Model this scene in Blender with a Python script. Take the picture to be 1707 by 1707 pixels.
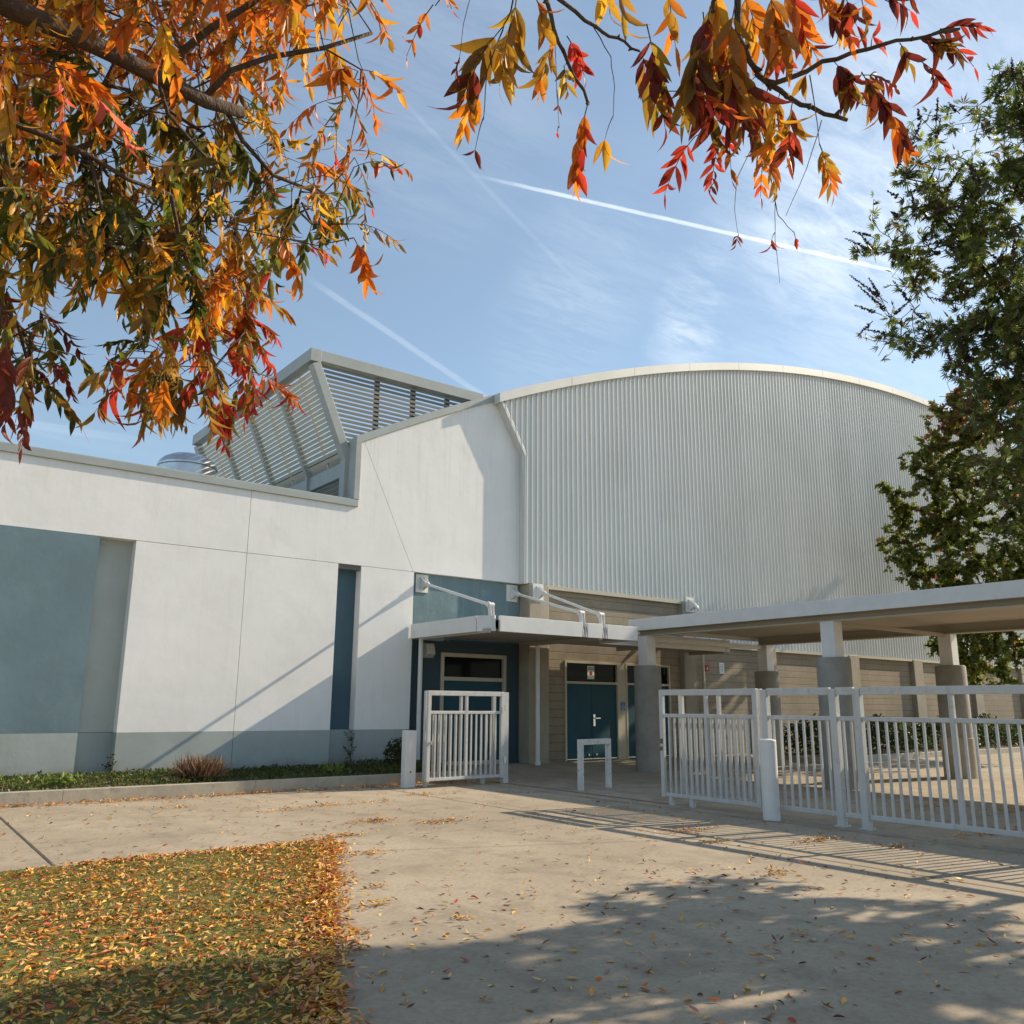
import bpy, math, random
import numpy as np
from mathutils import Vector, Matrix
R = math.radians
scene = bpy.context.scene
for o in list(bpy.data.objects):
    bpy.data.objects.remove(o)
col = scene.collection

# ------------------------------------------------------------------ camera
CAMR = np.array([[0.7941760196153769, -0.6076478982664749, 0.006962872985503982],
                 [-0.13878865404303, -0.17021329304622496, 0.975584514216623],
                 [0.5916267061051257, 0.7757521940688893, 0.21951394948955674]])
FPX = 1435.07
EYE = np.array([0.0, 0.0, 1.5])
cam = bpy.data.cameras.new('camera')
cam.sensor_width = 36.0
cam.lens = 36.0 * FPX / 1707.0
cam.clip_start = 0.05
cam.clip_end = 2000.0
camo = bpy.data.objects.new('camera', cam)
col.objects.link(camo)
m = Matrix.Identity(4)
for i in range(3):
    m[i][0] = CAMR[0][i]
    m[i][1] = CAMR[1][i]
    m[i][2] = -CAMR[2][i]
    m[i][3] = EYE[i]
camo.matrix_world = m
scene.camera = camo

# ------------------------------------------------------------------ light
SUN_L = Vector((-1.6, 0.31, -1.0)).normalized()        # travel direction of the sunlight
SUN_EL = math.asin(-SUN_L.z)
SUN_AZ = math.atan2(-SUN_L.x, -SUN_L.y)                # clockwise from +Y
sun = bpy.data.lights.new('sun', 'SUN')
sun.energy = 4.3
sun.angle = R(0.5)
sun.color = (1.0, 0.85, 0.64)
suno = bpy.data.objects.new('sun', sun)
suno.rotation_euler = SUN_L.to_track_quat('-Z', 'Y').to_euler()
suno.location = (30, -10, 40)
col.objects.link(suno)
scene.view_settings.view_transform = 'Standard'
scene.view_settings.look = 'None'
scene.view_settings.gamma = 1.0
scene.view_settings.exposure = 0.62
scene.cycles.max_bounces = 8
scene.cycles.transparent_max_bounces = 8
scene.cycles.use_denoising = True
SKY_STRENGTH = 0.10


def ray(px, py):
    c = np.array([(px - 853.5) / FPX, -(py - 853.5) / FPX, 1.0])
    return CAMR.T @ c


def U(px, py, dist):
    """point of the world seen at photo pixel px,py at the given distance from the eye"""
    d = ray(px, py)
    return EYE + d / np.linalg.norm(d) * dist


# ------------------------------------------------------------------ node helpers
class NT:
    def __init__(self, tree):
        self.t = tree

    def n(self, typ, **kw):
        nd = self.t.nodes.new(typ)
        for k, v in kw.items():
            setattr(nd, k, v)
        return nd

    def l(self, a, b):
        self.t.links.new(a, b)

    def math(self, op, a, b=None, clamp=False):
        nd = self.n('ShaderNodeMath', operation=op, use_clamp=clamp)
        for i, v in enumerate((a, b)):
            if v is None:
                continue
            if isinstance(v, (int, float)):
                nd.inputs[i].default_value = v
            else:
                self.l(v, nd.inputs[i])
        return nd.outputs[0]

    def smooth(self, v, lo, hi, a=0.0, b=1.0):
        nd = self.n('ShaderNodeMapRange', interpolation_type='SMOOTHSTEP')
        nd.inputs[1].default_value = lo
        nd.inputs[2].default_value = hi
        nd.inputs[3].default_value = a
        nd.inputs[4].default_value = b
        self.l(v, nd.inputs[0])
        return nd.outputs[0]

    def noise(self, vec, scale, detail=4, rough=0.55, dist=0.0):
        nd = self.n('ShaderNodeTexNoise')
        nd.inputs['Scale'].default_value = scale
        nd.inputs['Detail'].default_value = detail
        nd.inputs['Roughness'].default_value = rough
        nd.inputs['Distortion'].default_value = dist
        if vec is not None:
            self.l(vec, nd.inputs['Vector'])
        return nd.outputs['Fac']

    def mix(self, fac, a, b, mode='MIX'):
        nd = self.n('ShaderNodeMix', data_type='RGBA', blend_type=mode)
        for i, v in ((0, fac), (6, a), (7, b)):
            if isinstance(v, (int, float)):
                nd.inputs[i].default_value = v
            elif isinstance(v, (tuple, list)):
                nd.inputs[i].default_value = (*v[:3], 1)
            else:
                self.l(v, nd.inputs[i])
        return nd.outputs[2]

    def dot(self, v, d):
        nd = self.n('ShaderNodeVectorMath', operation='DOT_PRODUCT')
        self.l(v, nd.inputs[0])
        nd.inputs[1].default_value = tuple(float(x) for x in d)
        return nd.outputs['Value']

    def scalevec(self, v, s):
        nd = self.n('ShaderNodeVectorMath', operation='MULTIPLY')
        self.l(v, nd.inputs[0])
        nd.inputs[1].default_value = s
        return nd.outputs[0]


# ------------------------------------------------------------------ world: sky, thin cloud, contrails
world = bpy.data.worlds.new('World')
scene.world = world
world.use_nodes = True
wt = NT(world.node_tree)
world.node_tree.nodes.clear()
out = wt.n('ShaderNodeOutputWorld')
bg = wt.n('ShaderNodeBackground')
bg.inputs['Strength'].default_value = SKY_STRENGTH
sky = wt.n('ShaderNodeTexSky', sky_type='NISHITA')
sky.sun_disc = False
sky.sun_elevation = SUN_EL
sky.sun_rotation = SUN_AZ
sky.altitude = 100.0
sky.air_density = 1.0
sky.dust_density = 0.6
sky.ozone_density = 1.3
tc = wt.n('ShaderNodeTexCoord')
D = tc.outputs['Generated']
sep = wt.n('ShaderNodeSeparateXYZ')
wt.l(D, sep.inputs[0])
zc = wt.math('MAXIMUM', sep.outputs[2], 0.06)
comb = wt.n('ShaderNodeCombineXYZ')
wt.l(wt.math('DIVIDE', sep.outputs[0], zc), comb.inputs[0])
wt.l(wt.math('DIVIDE', sep.outputs[1], zc), comb.inputs[1])
plane = comb.outputs[0]


def unit(px, py):
    d = ray(px, py)
    return d / np.linalg.norm(d)


# wisps: streaky noise on a high flat layer
mp = wt.n('ShaderNodeMapping')
mp.inputs['Rotation'].default_value = (0, 0, R(28))
mp.inputs['Scale'].default_value = (1.0, 2.6, 1)
wt.l(plane, mp.inputs[0])
w1 = wt.noise(mp.outputs[0], 1.5, 7, 0.62, 0.6)
w2 = wt.noise(plane, 0.8, 3, 0.5, 0.2)
mp2 = wt.n('ShaderNodeMapping')
mp2.inputs['Rotation'].default_value = (0, 0, R(-12))
mp2.inputs['Scale'].default_value = (1.0, 3.6, 1)
wt.l(plane, mp2.inputs[0])
w3 = wt.noise(mp2.outputs[0], 6.0, 9, 0.72, 0.5)
cloud = wt.math('MULTIPLY', wt.smooth(w1, 0.42, 0.78), wt.smooth(w2, 0.35, 0.7))
cloud = wt.math('ADD', wt.math('MULTIPLY', cloud, 0.10), 0.11)


def blob(px, py, rad_px, amt, lo=0.3, hi=0.75):
    global cloud
    d = wt.dot(D, unit(px, py))
    amt *= 0.6
    c0 = math.cos(math.atan(rad_px / FPX))
    mask = wt.smooth(d, c0, 1.0)
    tex = wt.smooth(wt.math('ADD', wt.math('MULTIPLY', w1, 0.45), wt.math('MULTIPLY', w3, 0.55)), lo, hi)
    cloud = wt.math('ADD', cloud, wt.math('MULTIPLY', wt.math('MULTIPLY', mask, tex), amt), True)


blob(1440, 290, 260, 0.5, 0.28, 0.66)
blob(1400, 380, 160, 0.25, 0.30, 0.66)
blob(1640, 80, 420, 0.26, 0.32, 0.70)
blob(1560, 560, 330, 0.30, 0.28, 0.70)
blob(1140, 585, 75, 0.42, 0.34, 0.64)
blob(1150, 520, 70, 0.4, 0.34, 0.64)
blob(1165, 460, 60, 0.35, 0.36, 0.66)
blob(990, 440, 150, 0.20, 0.34, 0.68)
blob(930, 560, 150, 0.18, 0.34, 0.68)
blob(700, 120, 300, 0.20, 0.30, 0.70)
blob(1300, 480, 220, 0.18, 0.34, 0.70)


def contrail(a, b, wpx, amt, fade0, fade1):
    global cloud
    A, B = unit(*a), unit(*b)
    n = np.cross(A, B)
    n /= np.linalg.norm(n)
    mid = A + B
    mid /= np.linalg.norm(mid)
    t = np.cross(n, mid)
    off = wt.math('ABSOLUTE', wt.math('ADD', wt.dot(D, n), wt.math('MULTIPLY', wt.math('SUBTRACT', w3, 0.5), wpx * 0.5 / FPX)))
    core = wt.smooth(off, 0.20 * wpx / FPX, 0.62 * wpx / FPX, 1.0, 0.0)
    al = wt.dot(D, t)
    ta, tb = float(A @ t), float(B @ t)
    if ta > tb:
        ta, tb = tb, ta
        fade0, fade1 = fade1, fade0
    m1 = wt.smooth(al, ta - 0.002, ta + fade0)
    m2 = wt.smooth(al, tb - fade1, tb + 0.002, 1.0, 0.0)
    m3 = wt.smooth(wt.dot(D, mid), 0.5, 0.6)
    rough = wt.smooth(w3, 0.25, 0.6, 0.55, 1.0)
    v = wt.math('MULTIPLY', wt.math('MULTIPLY', wt.math('MULTIPLY', core, m1), wt.math('MULTIPLY', m2, m3)), rough)
    cloud = wt.math('ADD', cloud, wt.math('MULTIPLY', v, amt), True)


contrail((782, 290), (1500, 454), 6.5, 0.6, 0.10, 0.01)
contrail((636, 132), (1010, 520), 8, 0.06, 0.05, 0.12)
contrail((500, 455), (850, 690), 11, 0.16, 0.05, 0.02)
contrail((-60, 690), (300, 745), 14, 0.1, 0.05, 0.1)
tint = wt.mix(1.0, sky.outputs[0], (1.0, 1.07, 1.03), 'MULTIPLY')
skycol = wt.mix(cloud, tint, (6.7, 7.5, 8.2))
wt.l(skycol, bg.inputs[0])
wt.l(bg.outputs[0], out.inputs[0])

# ------------------------------------------------------------------ materials
MATS = {}


def mat_base(name):
    mt = bpy.data.materials.new(name)
    mt.use_nodes = True
    nt = NT(mt.node_tree)
    bs = mt.node_tree.nodes['Principled BSDF']
    co = nt.n('ShaderNodeTexCoord').outputs['Object']
    MATS[name] = mt
    return mt, nt, bs, co


def paint(name, c, rough=0.55, var=0.12, scale=2.0, bump=0.0, bscale=60, metal=0.0, dirt=None, dirt_amt=0.0, dscale=4, streak=0.0, spec=0.4):
    mt, nt, bs, co = mat_base(name)
    n1 = nt.noise(co, scale, 6, 0.6)
    lo = tuple(max(0, x * (1 - var)) for x in c)
    hi = tuple(min(0.95, x * (1 + var)) for x in c)
    cc = nt.mix(nt.smooth(n1, 0.3, 0.7), lo, hi)
    if dirt:
        n2 = nt.noise(co, dscale, 8, 0.7, 0.3)
        cc = nt.mix(nt.math('MULTIPLY', nt.smooth(n2, 0.52, 0.72), dirt_amt), cc, dirt)
    if streak:
        sv = nt.scalevec(co, (6.0, 6.0, 0.5))
        n3 = nt.noise(sv, 1.3, 5, 0.65)
        cc = nt.mix(nt.math('MULTIPLY', nt.smooth(n3, 0.5, 0.75), streak), cc, dirt or (0.2, 0.17, 0.13))
    if name in ('white_stucco', 'grey_stucco', 'pale_grey_stucco', 'slate_blue_stucco'):
        vz = nt.n('ShaderNodeSeparateXYZ')
        nt.l(nt.n('ShaderNodeNewGeometry').outputs['Position'], vz.inputs[0])
        dr = nt.smooth(nt.noise(nt.scalevec(co, (9.0, 1.0, 0.35)), 1.0, 6, 0.7), 0.50, 0.72)
        cc = nt.mix(nt.math('MULTIPLY', nt.math('MULTIPLY', dr, nt.smooth(vz.outputs[2], 4.6, 5.85)), 0.16), cc, (0.36, 0.33, 0.28))
        sp2 = nt.math('ADD', vz.outputs[2], nt.math('MULTIPLY', nt.noise(co, 3.0, 6, 0.7), 0.5))
        cc = nt.mix(nt.smooth(sp2, 0.45, 0.75, 0.45, 0.0), cc, (0.20, 0.17, 0.12))
    nt.l(cc, bs.inputs['Base Color'])
    bs.inputs['Roughness'].default_value = rough
    bs.inputs['Metallic'].default_value = metal
    bs.inputs['Specular IOR Level'].default_value = spec
    if bump:
        b = nt.n('ShaderNodeBump')
        b.inputs['Strength'].default_value = bump
        b.inputs['Distance'].default_value = 0.02
        nb = nt.math('ADD', nt.noise(co, bscale, 3, 0.6), nt.math('MULTIPLY', nt.noise(co, 1.9, 3, 0.6), 3.0))
        nt.l(nb, b.inputs['Height'])
        nt.l(b.outputs[0], bs.inputs['Normal'])
    return mt


WHITE = paint('white_stucco', (0.82, 0.815, 0.80), 0.85, 0.035, 0.9, 0.14, 70, dirt=(0.52, 0.48, 0.42), dirt_amt=0.16, dscale=0.7, streak=0.10, spec=0.2)
GREYBAND = paint('grey_stucco', (0.37, 0.41, 0.40), 0.85, 0.07, 1.0, 0.14, 70, dirt=(0.26, 0.26, 0.23), dirt_amt=0.25, dscale=1.2, streak=0.12, spec=0.2)
GREENGREY = paint('pale_grey_stucco', (0.45, 0.48, 0.45), 0.85, 0.06, 1.0, 0.14, 70, dirt=(0.3, 0.3, 0.26), dirt_amt=0.2, streak=0.15, spec=0.2)
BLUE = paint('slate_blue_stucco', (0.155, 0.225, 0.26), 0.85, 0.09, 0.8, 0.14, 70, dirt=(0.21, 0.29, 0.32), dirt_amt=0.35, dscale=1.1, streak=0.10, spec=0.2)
SHADEBLUE = paint('shaded_blue_stucco', (0.075, 0.13, 0.165), 0.85, 0.09, 0.8, 0.14, 70, spec=0.2)  # blue stucco with the shade of the recess put into its colour
BAYSHADE = paint('shaded_bay_stucco', (0.055, 0.085, 0.105), 0.85, 0.09, 0.8, 0.12, 45, spec=0.2)  # lower bay wall: canopy shade painted in as a darker blue
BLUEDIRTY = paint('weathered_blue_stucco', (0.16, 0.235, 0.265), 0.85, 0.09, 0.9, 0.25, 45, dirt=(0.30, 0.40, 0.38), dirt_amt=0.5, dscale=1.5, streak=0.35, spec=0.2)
DOORBLUE = paint('door_blue_paint', (0.021, 0.078, 0.108), 0.6, 0.06, 3.0, spec=0.2)
TRIM = paint('grey_metal_trim', (0.36, 0.39, 0.38), 0.5, 0.06, 2.0, dirt=(0.24, 0.25, 0.23), dirt_amt=0.3, dscale=3)


def clad_mat():
    mt, nt, bs, co = mat_base('pale_metal_cladding')
    sp_ = nt.n('ShaderNodeSeparateXYZ')
    nt.l(co, sp_.inputs[0])
    wn = nt.n('ShaderNodeTexWhiteNoise', noise_dimensions='1D')
    nt.l(nt.math('FLOOR', nt.math('DIVIDE', sp_.outputs[0], 1.044)), wn.inputs['W'])
    cc = nt.mix(wn.outputs['Value'], (0.60, 0.615, 0.60), (0.65, 0.66, 0.645))
    cc = nt.mix(nt.math('MULTIPLY', nt.smooth(nt.noise(co, 0.35, 6, 0.65), 0.45, 0.7), 0.25), cc, (0.48, 0.49, 0.46))
    sv = nt.scalevec(co, (5.0, 5.0, 0.22))
    cc = nt.mix(nt.math('MULTIPLY', nt.smooth(nt.noise(sv, 1.0, 6, 0.65), 0.5, 0.75), 0.22), cc, (0.42, 0.42, 0.38))
    nt.l(cc, bs.inputs['Base Color'])
    bs.inputs['Roughness'].default_value = 0.42
    b = nt.n('ShaderNodeBump')
    b.inputs['Strength'].default_value = 0.12
    b.inputs['Distance'].default_value = 0.02
    nt.l(nt.noise(co, 1.3, 2), b.inputs['Height'])
    nt.l(b.outputs[0], bs.inputs['Normal'])
    return mt


CORR = clad_mat()
FASC = paint('pale_roof_edge', (0.64, 0.64, 0.61), 0.5, 0.08, 0.5)
LOUV = paint('beige_louvre_blade', (0.56, 0.54, 0.45), 0.5, 0.06, 2.0)
LOUVSHADE = paint('shaded_louvre_blade', (0.20, 0.19, 0.16), 0.5, 0.06, 2.0)  # front blades, darkened in colour for the shaded side
GALV = paint('galvanised_steel', (0.55, 0.57, 0.59), 0.32, 0.12, 5.0, metal=0.85)
STEEL = paint('white_painted_steel', (0.70, 0.70, 0.69), 0.42, 0.04, 3.0, dirt=(0.45, 0.43, 0.38), dirt_amt=0.10, dscale=3.5, streak=0.06)
CHIPPED = paint('chipped_white_paint', (0.72, 0.72, 0.71), 0.45, 0.04, 3.0, dirt=(0.10, 0.07, 0.05), dirt_amt=0.0)
GATE = paint('white_gate_paint', (0.54, 0.54, 0.53), 0.5, 0.05, 4.0, dirt=(0.27, 0.23, 0.18), dirt_amt=0.4, dscale=6.0, streak=0.3)
SOFFIT = paint('beige_soffit_paint', (0.40, 0.365, 0.30), 0.7, 0.06, 1.0)
CONC = paint('column_concrete', (0.29, 0.27, 0.235), 0.85, 0.12, 2.5, 0.2, 50, dirt=(0.22, 0.20, 0.17), dirt_amt=0.4, dscale=2.0, streak=0.35)
PILAST = paint('pilaster_concrete', (0.36, 0.315, 0.245), 0.85, 0.10, 1.5, 0.15, 50, dirt=(0.24, 0.20, 0.15), dirt_amt=0.35, dscale=2.0, streak=0.35)
KERB = paint('kerb_concrete', (0.40, 0.36, 0.29), 0.85, 0.12, 3.0, 0.25, 60, dirt=(0.12, 0.10, 0.08), dirt_amt=0.55, dscale=3.0, streak=0.15)
DARK = paint('dark_joint', (0.16, 0.155, 0.15), 0.9, 0.1)
CREAM = paint('cream_frame_paint', (0.48, 0.44, 0.35), 0.5, 0.05, 3.0)
ROOFM = paint('grey_roof_membrane', (0.40, 0.40, 0.39), 0.8, 0.1, 1.0)
SOIL = paint('brown_soil', (0.09, 0.065, 0.04), 0.95, 0.3, 8.0, 0.6, 40)
CHROME = paint('brushed_metal', (0.7, 0.7, 0.68), 0.3, 0.05, 6, metal=0.9)
REDP = paint('red_alarm_paint', (0.35, 0.015, 0.02), 0.4, 0.05)
PAPER = paint('white_paper', (0.75, 0.75, 0.73), 0.7, 0.03)
SIGNBLUE = paint('sign_blue', (0.02, 0.16, 0.42), 0.4, 0.03)
BARK = paint('brown_bark', (0.085, 0.06, 0.045), 0.9, 0.3, 14.0, 0.7, 60, dirt=(0.16, 0.13, 0.10), dirt_amt=0.5, dscale=10)
TWIG = paint('dark_twig', (0.075, 0.05, 0.035), 0.8, 0.25, 30.0)
SPIKE = paint('dry_seed_spike', (0.075, 0.052, 0.042), 0.9, 0.3, 30.0)
LENS = paint('frosted_lamp_glass', (0.55, 0.56, 0.55), 0.3, 0.05)
REDLINE = paint('faded_red_paint', (0.24, 0.09, 0.06), 0.8, 0.2, 3.0, dirt=(0.3, 0.26, 0.21), dirt_amt=0.8, dscale=6)


def chip_mat():
    mt, nt, bs, co = mat_base('flaking_white_paint')
    v = nt.noise(co, 15.0, 6, 0.75, 0.5)
    cc = nt.mix(nt.smooth(nt.noise(co, 3.0, 4), 0.3, 0.7), (0.52, 0.53, 0.54), (0.62, 0.62, 0.61))
    cc = nt.mix(nt.smooth(v, 0.60, 0.62), cc, (0.055, 0.035, 0.03))
    nt.l(cc, bs.inputs['Base Color'])
    bs.inputs['Roughness'].default_value = 0.5
    return mt


FLAKE = chip_mat()


def glass_mat():
    mt, nt, bs, co = mat_base('dark_window_glass')
    bs.inputs['Base Color'].default_value = (0.008, 0.009, 0.010, 1)
    bs.inputs['Roughness'].default_value = 0.05
    bs.inputs['Specular IOR Level'].default_value = 0.05
    n = nt.noise(co, 2.0, 2)
    b = nt.n('ShaderNodeBump')
    b.inputs['Strength'].default_value = 0.03
    nt.l(n, b.inputs['Height'])
    nt.l(b.outputs[0], bs.inputs['Normal'])
    return mt


GLASS = glass_mat()


def cmu_mat():
    mt, nt, bs, co = mat_base('tan_block_masonry')
    s = nt.n('ShaderNodeSeparateXYZ')
    nt.l(co, s.inputs[0])
    row = nt.math('DIVIDE', s.outputs[2], 0.203)
    fr = nt.math('FRACT', row)
    bed = nt.smooth(nt.math('ABSOLUTE', nt.math('SUBTRACT', fr, 0.5)), 0.44, 0.485)
    par_ = nt.math('MULTIPLY', nt.math('FLOORED_MODULO', nt.math('FLOOR', row), 2.0), 0.5)
    col_ = nt.math('ADD', nt.math('DIVIDE', s.outputs[0], 0.406), par_)
    head = nt.smooth(nt.math('ABSOLUTE', nt.math('SUBTRACT', nt.math('FRACT', col_), 0.5)), 0.475, 0.495)
    mort = nt.math('MAXIMUM', bed, nt.math('MULTIPLY', head, 0.35))
    n = nt.noise(co, 3.0, 7, 0.7)
    n2 = nt.noise(co, 0.8, 4, 0.6)
    cc = nt.mix(nt.smooth(n2, 0.3, 0.7), (0.26, 0.215, 0.155), (0.34, 0.28, 0.20))
    cc = nt.mix(nt.math('MULTIPLY', nt.smooth(n, 0.45, 0.7), 0.35), cc, (0.17, 0.135, 0.09))
    cc = nt.mix(nt.math('MULTIPLY', mort, 0.75), cc, (0.12, 0.09, 0.06))
    nt.l(cc, bs.inputs['Base Color'])
    bs.inputs['Roughness'].default_value = 0.9
    b = nt.n('ShaderNodeBump')
    b.inputs['Strength'].default_value = 0.5
    b.inputs['Distance'].default_value = 0.01
    nt.l(nt.math('ADD', nt.math('MULTIPLY', mort, -1.0), nt.math('MULTIPLY', nt.noise(co, 50, 3), 0.4)), b.inputs['Height'])
    nt.l(b.outputs[0], bs.inputs['Normal'])
    return mt


CMU = cmu_mat()


def pave_mat():
    mt, nt, bs, co = mat_base('plaza_concrete')
    big = nt.noise(co, 0.35, 5, 0.6, 0.3)
    mid = nt.noise(co, 1.7, 8, 0.72, 0.5)
    fine = nt.noise(co, 60.0, 4, 0.7)
    cc = nt.mix(nt.smooth(big, 0.3, 0.7), (0.35, 0.29, 0.215), (0.45, 0.375, 0.28))
    cc = nt.mix(nt.math('MULTIPLY', nt.smooth(mid, 0.44, 0.68), 0.55), cc, (0.225, 0.18, 0.13))
    cc = nt.mix(nt.math('MULTIPLY', nt.smooth(nt.noise(co, 22.0, 7, 0.8), 0.42, 0.68), 0.45), cc, (0.17, 0.145, 0.11))
    # rust-brown leaf stains and dark gum spots
    st = nt.noise(co, 5.0, 8, 0.8, 0.8)
    cc = nt.mix(nt.math('MULTIPLY', nt.smooth(st, 0.58, 0.70), 0.45), cc, (0.17, 0.115, 0.065))
    vo = nt.n('ShaderNodeTexVoronoi')
    vo.inputs['Scale'].default_value = 2.2
    nt.l(co, vo.inputs['Vector'])
    cc = nt.mix(nt.math('MULTIPLY', nt.smooth(vo.outputs['Distance'], 0.03, 0.06, 1.0, 0.0), 0.55), cc, (0.09, 0.08, 0.065))
    # streaks of tyre and water wear running along the plaza
    sv = nt.scalevec(co, (2.2, 0.25, 1.0))
    cc = nt.mix(nt.math('MULTIPLY', nt.smooth(nt.noise(sv, 1.2, 6, 0.65), 0.5, 0.72), 0.34), cc, (0.20, 0.17, 0.13))
    # hairline cracks
    v2 = nt.n('ShaderNodeTexVoronoi', feature='DISTANCE_TO_EDGE')
    v2.inputs['Scale'].default_value = 0.33
    wv = nt.n('ShaderNodeVectorMath', operation='ADD')
    nz = nt.n('ShaderNodeTexNoise')
    nz.inputs['Scale'].default_value = 1.4
    nz.inputs['Detail'].default_value = 6
    nt.l(co, nz.inputs['Vector'])
    nt.l(co, wv.inputs[0])
    nt.l(nz.outputs['Color'], wv.inputs[1])
    nt.l(wv.outputs[0], v2.inputs['Vector'])
    crack = nt.math('MULTIPLY', nt.smooth(v2.outputs['Distance'], 0.0008, 0.0022, 1.0, 0.0), nt.smooth(nt.noise(co, 0.5, 3), 0.5, 0.6))
    cc = nt.mix(nt.math('MULTIPLY', crack, 0.6), cc, (0.08, 0.07, 0.055))
    nt.l(cc, bs.inputs['Base Color'])
    bs.inputs['Roughness'].default_value = 0.9
    bs.inputs['Specular IOR Level'].default_value = 0.25
    b = nt.n('ShaderNodeBump')
    b.inputs['Strength'].default_value = 0.25
    b.inputs['Distance'].default_value = 0.01
    nt.l(nt.math('ADD', fine, nt.math('MULTIPLY', mid, 0.6)), b.inputs['Height'])
    nt.l(b.outputs[0], bs.inputs['Normal'])
    return mt


PAVE = pave_mat()


def leaf_mat(name, trans=0.5, rough=0.45, gain=1.6, spec=0.4):
    mt = bpy.data.materials.new(name)
    mt.use_nodes = True
    nt = NT(mt.node_tree)
    bs = mt.node_tree.nodes['Principled BSDF']
    o = mt.node_tree.nodes['Material Output']
    at = nt.n('ShaderNodeAttribute', attribute_name='Col')
    co = nt.n('ShaderNodeTexCoord').outputs['Object']
    n = nt.noise(co, 55.0, 3, 0.6)
    c2 = nt.mix(nt.math('MULTIPLY', nt.smooth(n, 0.5, 0.8), 0.45), at.outputs['Color'], (0.07, 0.035, 0.012))
    nt.l(c2, bs.inputs['Base Color'])
    bs.inputs['Roughness'].default_value = rough
    bs.inputs['Specular IOR Level'].default_value = spec
    tr = nt.n('ShaderNodeBsdfTranslucent')
    g = nt.n('ShaderNodeVectorMath', operation='SCALE')
    nt.l(c2, g.inputs[0])
    g.inputs['Scale'].default_value = gain
    nt.l(g.outputs[0], tr.inputs['Color'])
    mx = nt.n('ShaderNodeMixShader')
    mx.inputs[0].default_value = trans
    nt.l(bs.outputs[0], mx.inputs[1])
    nt.l(tr.outputs[0], mx.inputs[2])
    nt.l(mx.outputs[0], o.inputs['Surface'])
    return mt


LEAF = leaf_mat('autumn_leaf', 0.5, 0.42, 1.6)
GLEAF = leaf_mat('green_leaf', 0.45, 0.45, 1.6)
DRYLEAF = leaf_mat('fallen_leaf', 0.12, 0.5, 1.2, 0.35)
GRASS = leaf_mat('grass_blade', 0.35, 0.6, 1.3, 0.2)


def lawn_mat():
    mt, nt, bs, co = mat_base('lawn_turf')
    n = nt.noise(co, 5.0, 6, 0.7)
    n2 = nt.noise(co, 70.0, 4, 0.7)
    cc = nt.mix(nt.smooth(n, 0.35, 0.65), (0.17, 0.18, 0.035), (0.22, 0.19, 0.05))
    cc = nt.mix(nt.math('MULTIPLY', n2, 0.6), cc, (0.03, 0.03, 0.012))
    nt.l(cc, bs.inputs['Base Color'])
    bs.inputs['Roughness'].default_value = 1.0
    return mt


LAWN = lawn_mat()

# ------------------------------------------------------------------ object helpers
ORG = {}


def tag(o, label=None, cat=None, group=None, kind=None):
    if label:
        o['label'] = label
    if cat:
        o['category'] = cat
    if group:
        o['group'] = group
    if kind:
        o['kind'] = kind
    return o


def thing(name, label, cat, loc=(0, 0, 0), group=None):
    o = bpy.data.objects.new(name, None)
    o.empty_display_size = 0.2
    o.location = loc
    col.objects.link(o)
    ORG[o.name] = np.array(loc, float)
    return tag(o, label, cat, group)


def link_mesh(name, me, parent=None, loc=None):
    o = bpy.data.objects.new(name, me)
    col.objects.link(o)
    if parent is not None:
        o.parent = parent
        ORG[o.name] = ORG[parent.name]
    else:
        ORG[o.name] = np.array(loc if loc is not None else (0, 0, 0), float)
        o.location = tuple(ORG[o.name])
    return o


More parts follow.
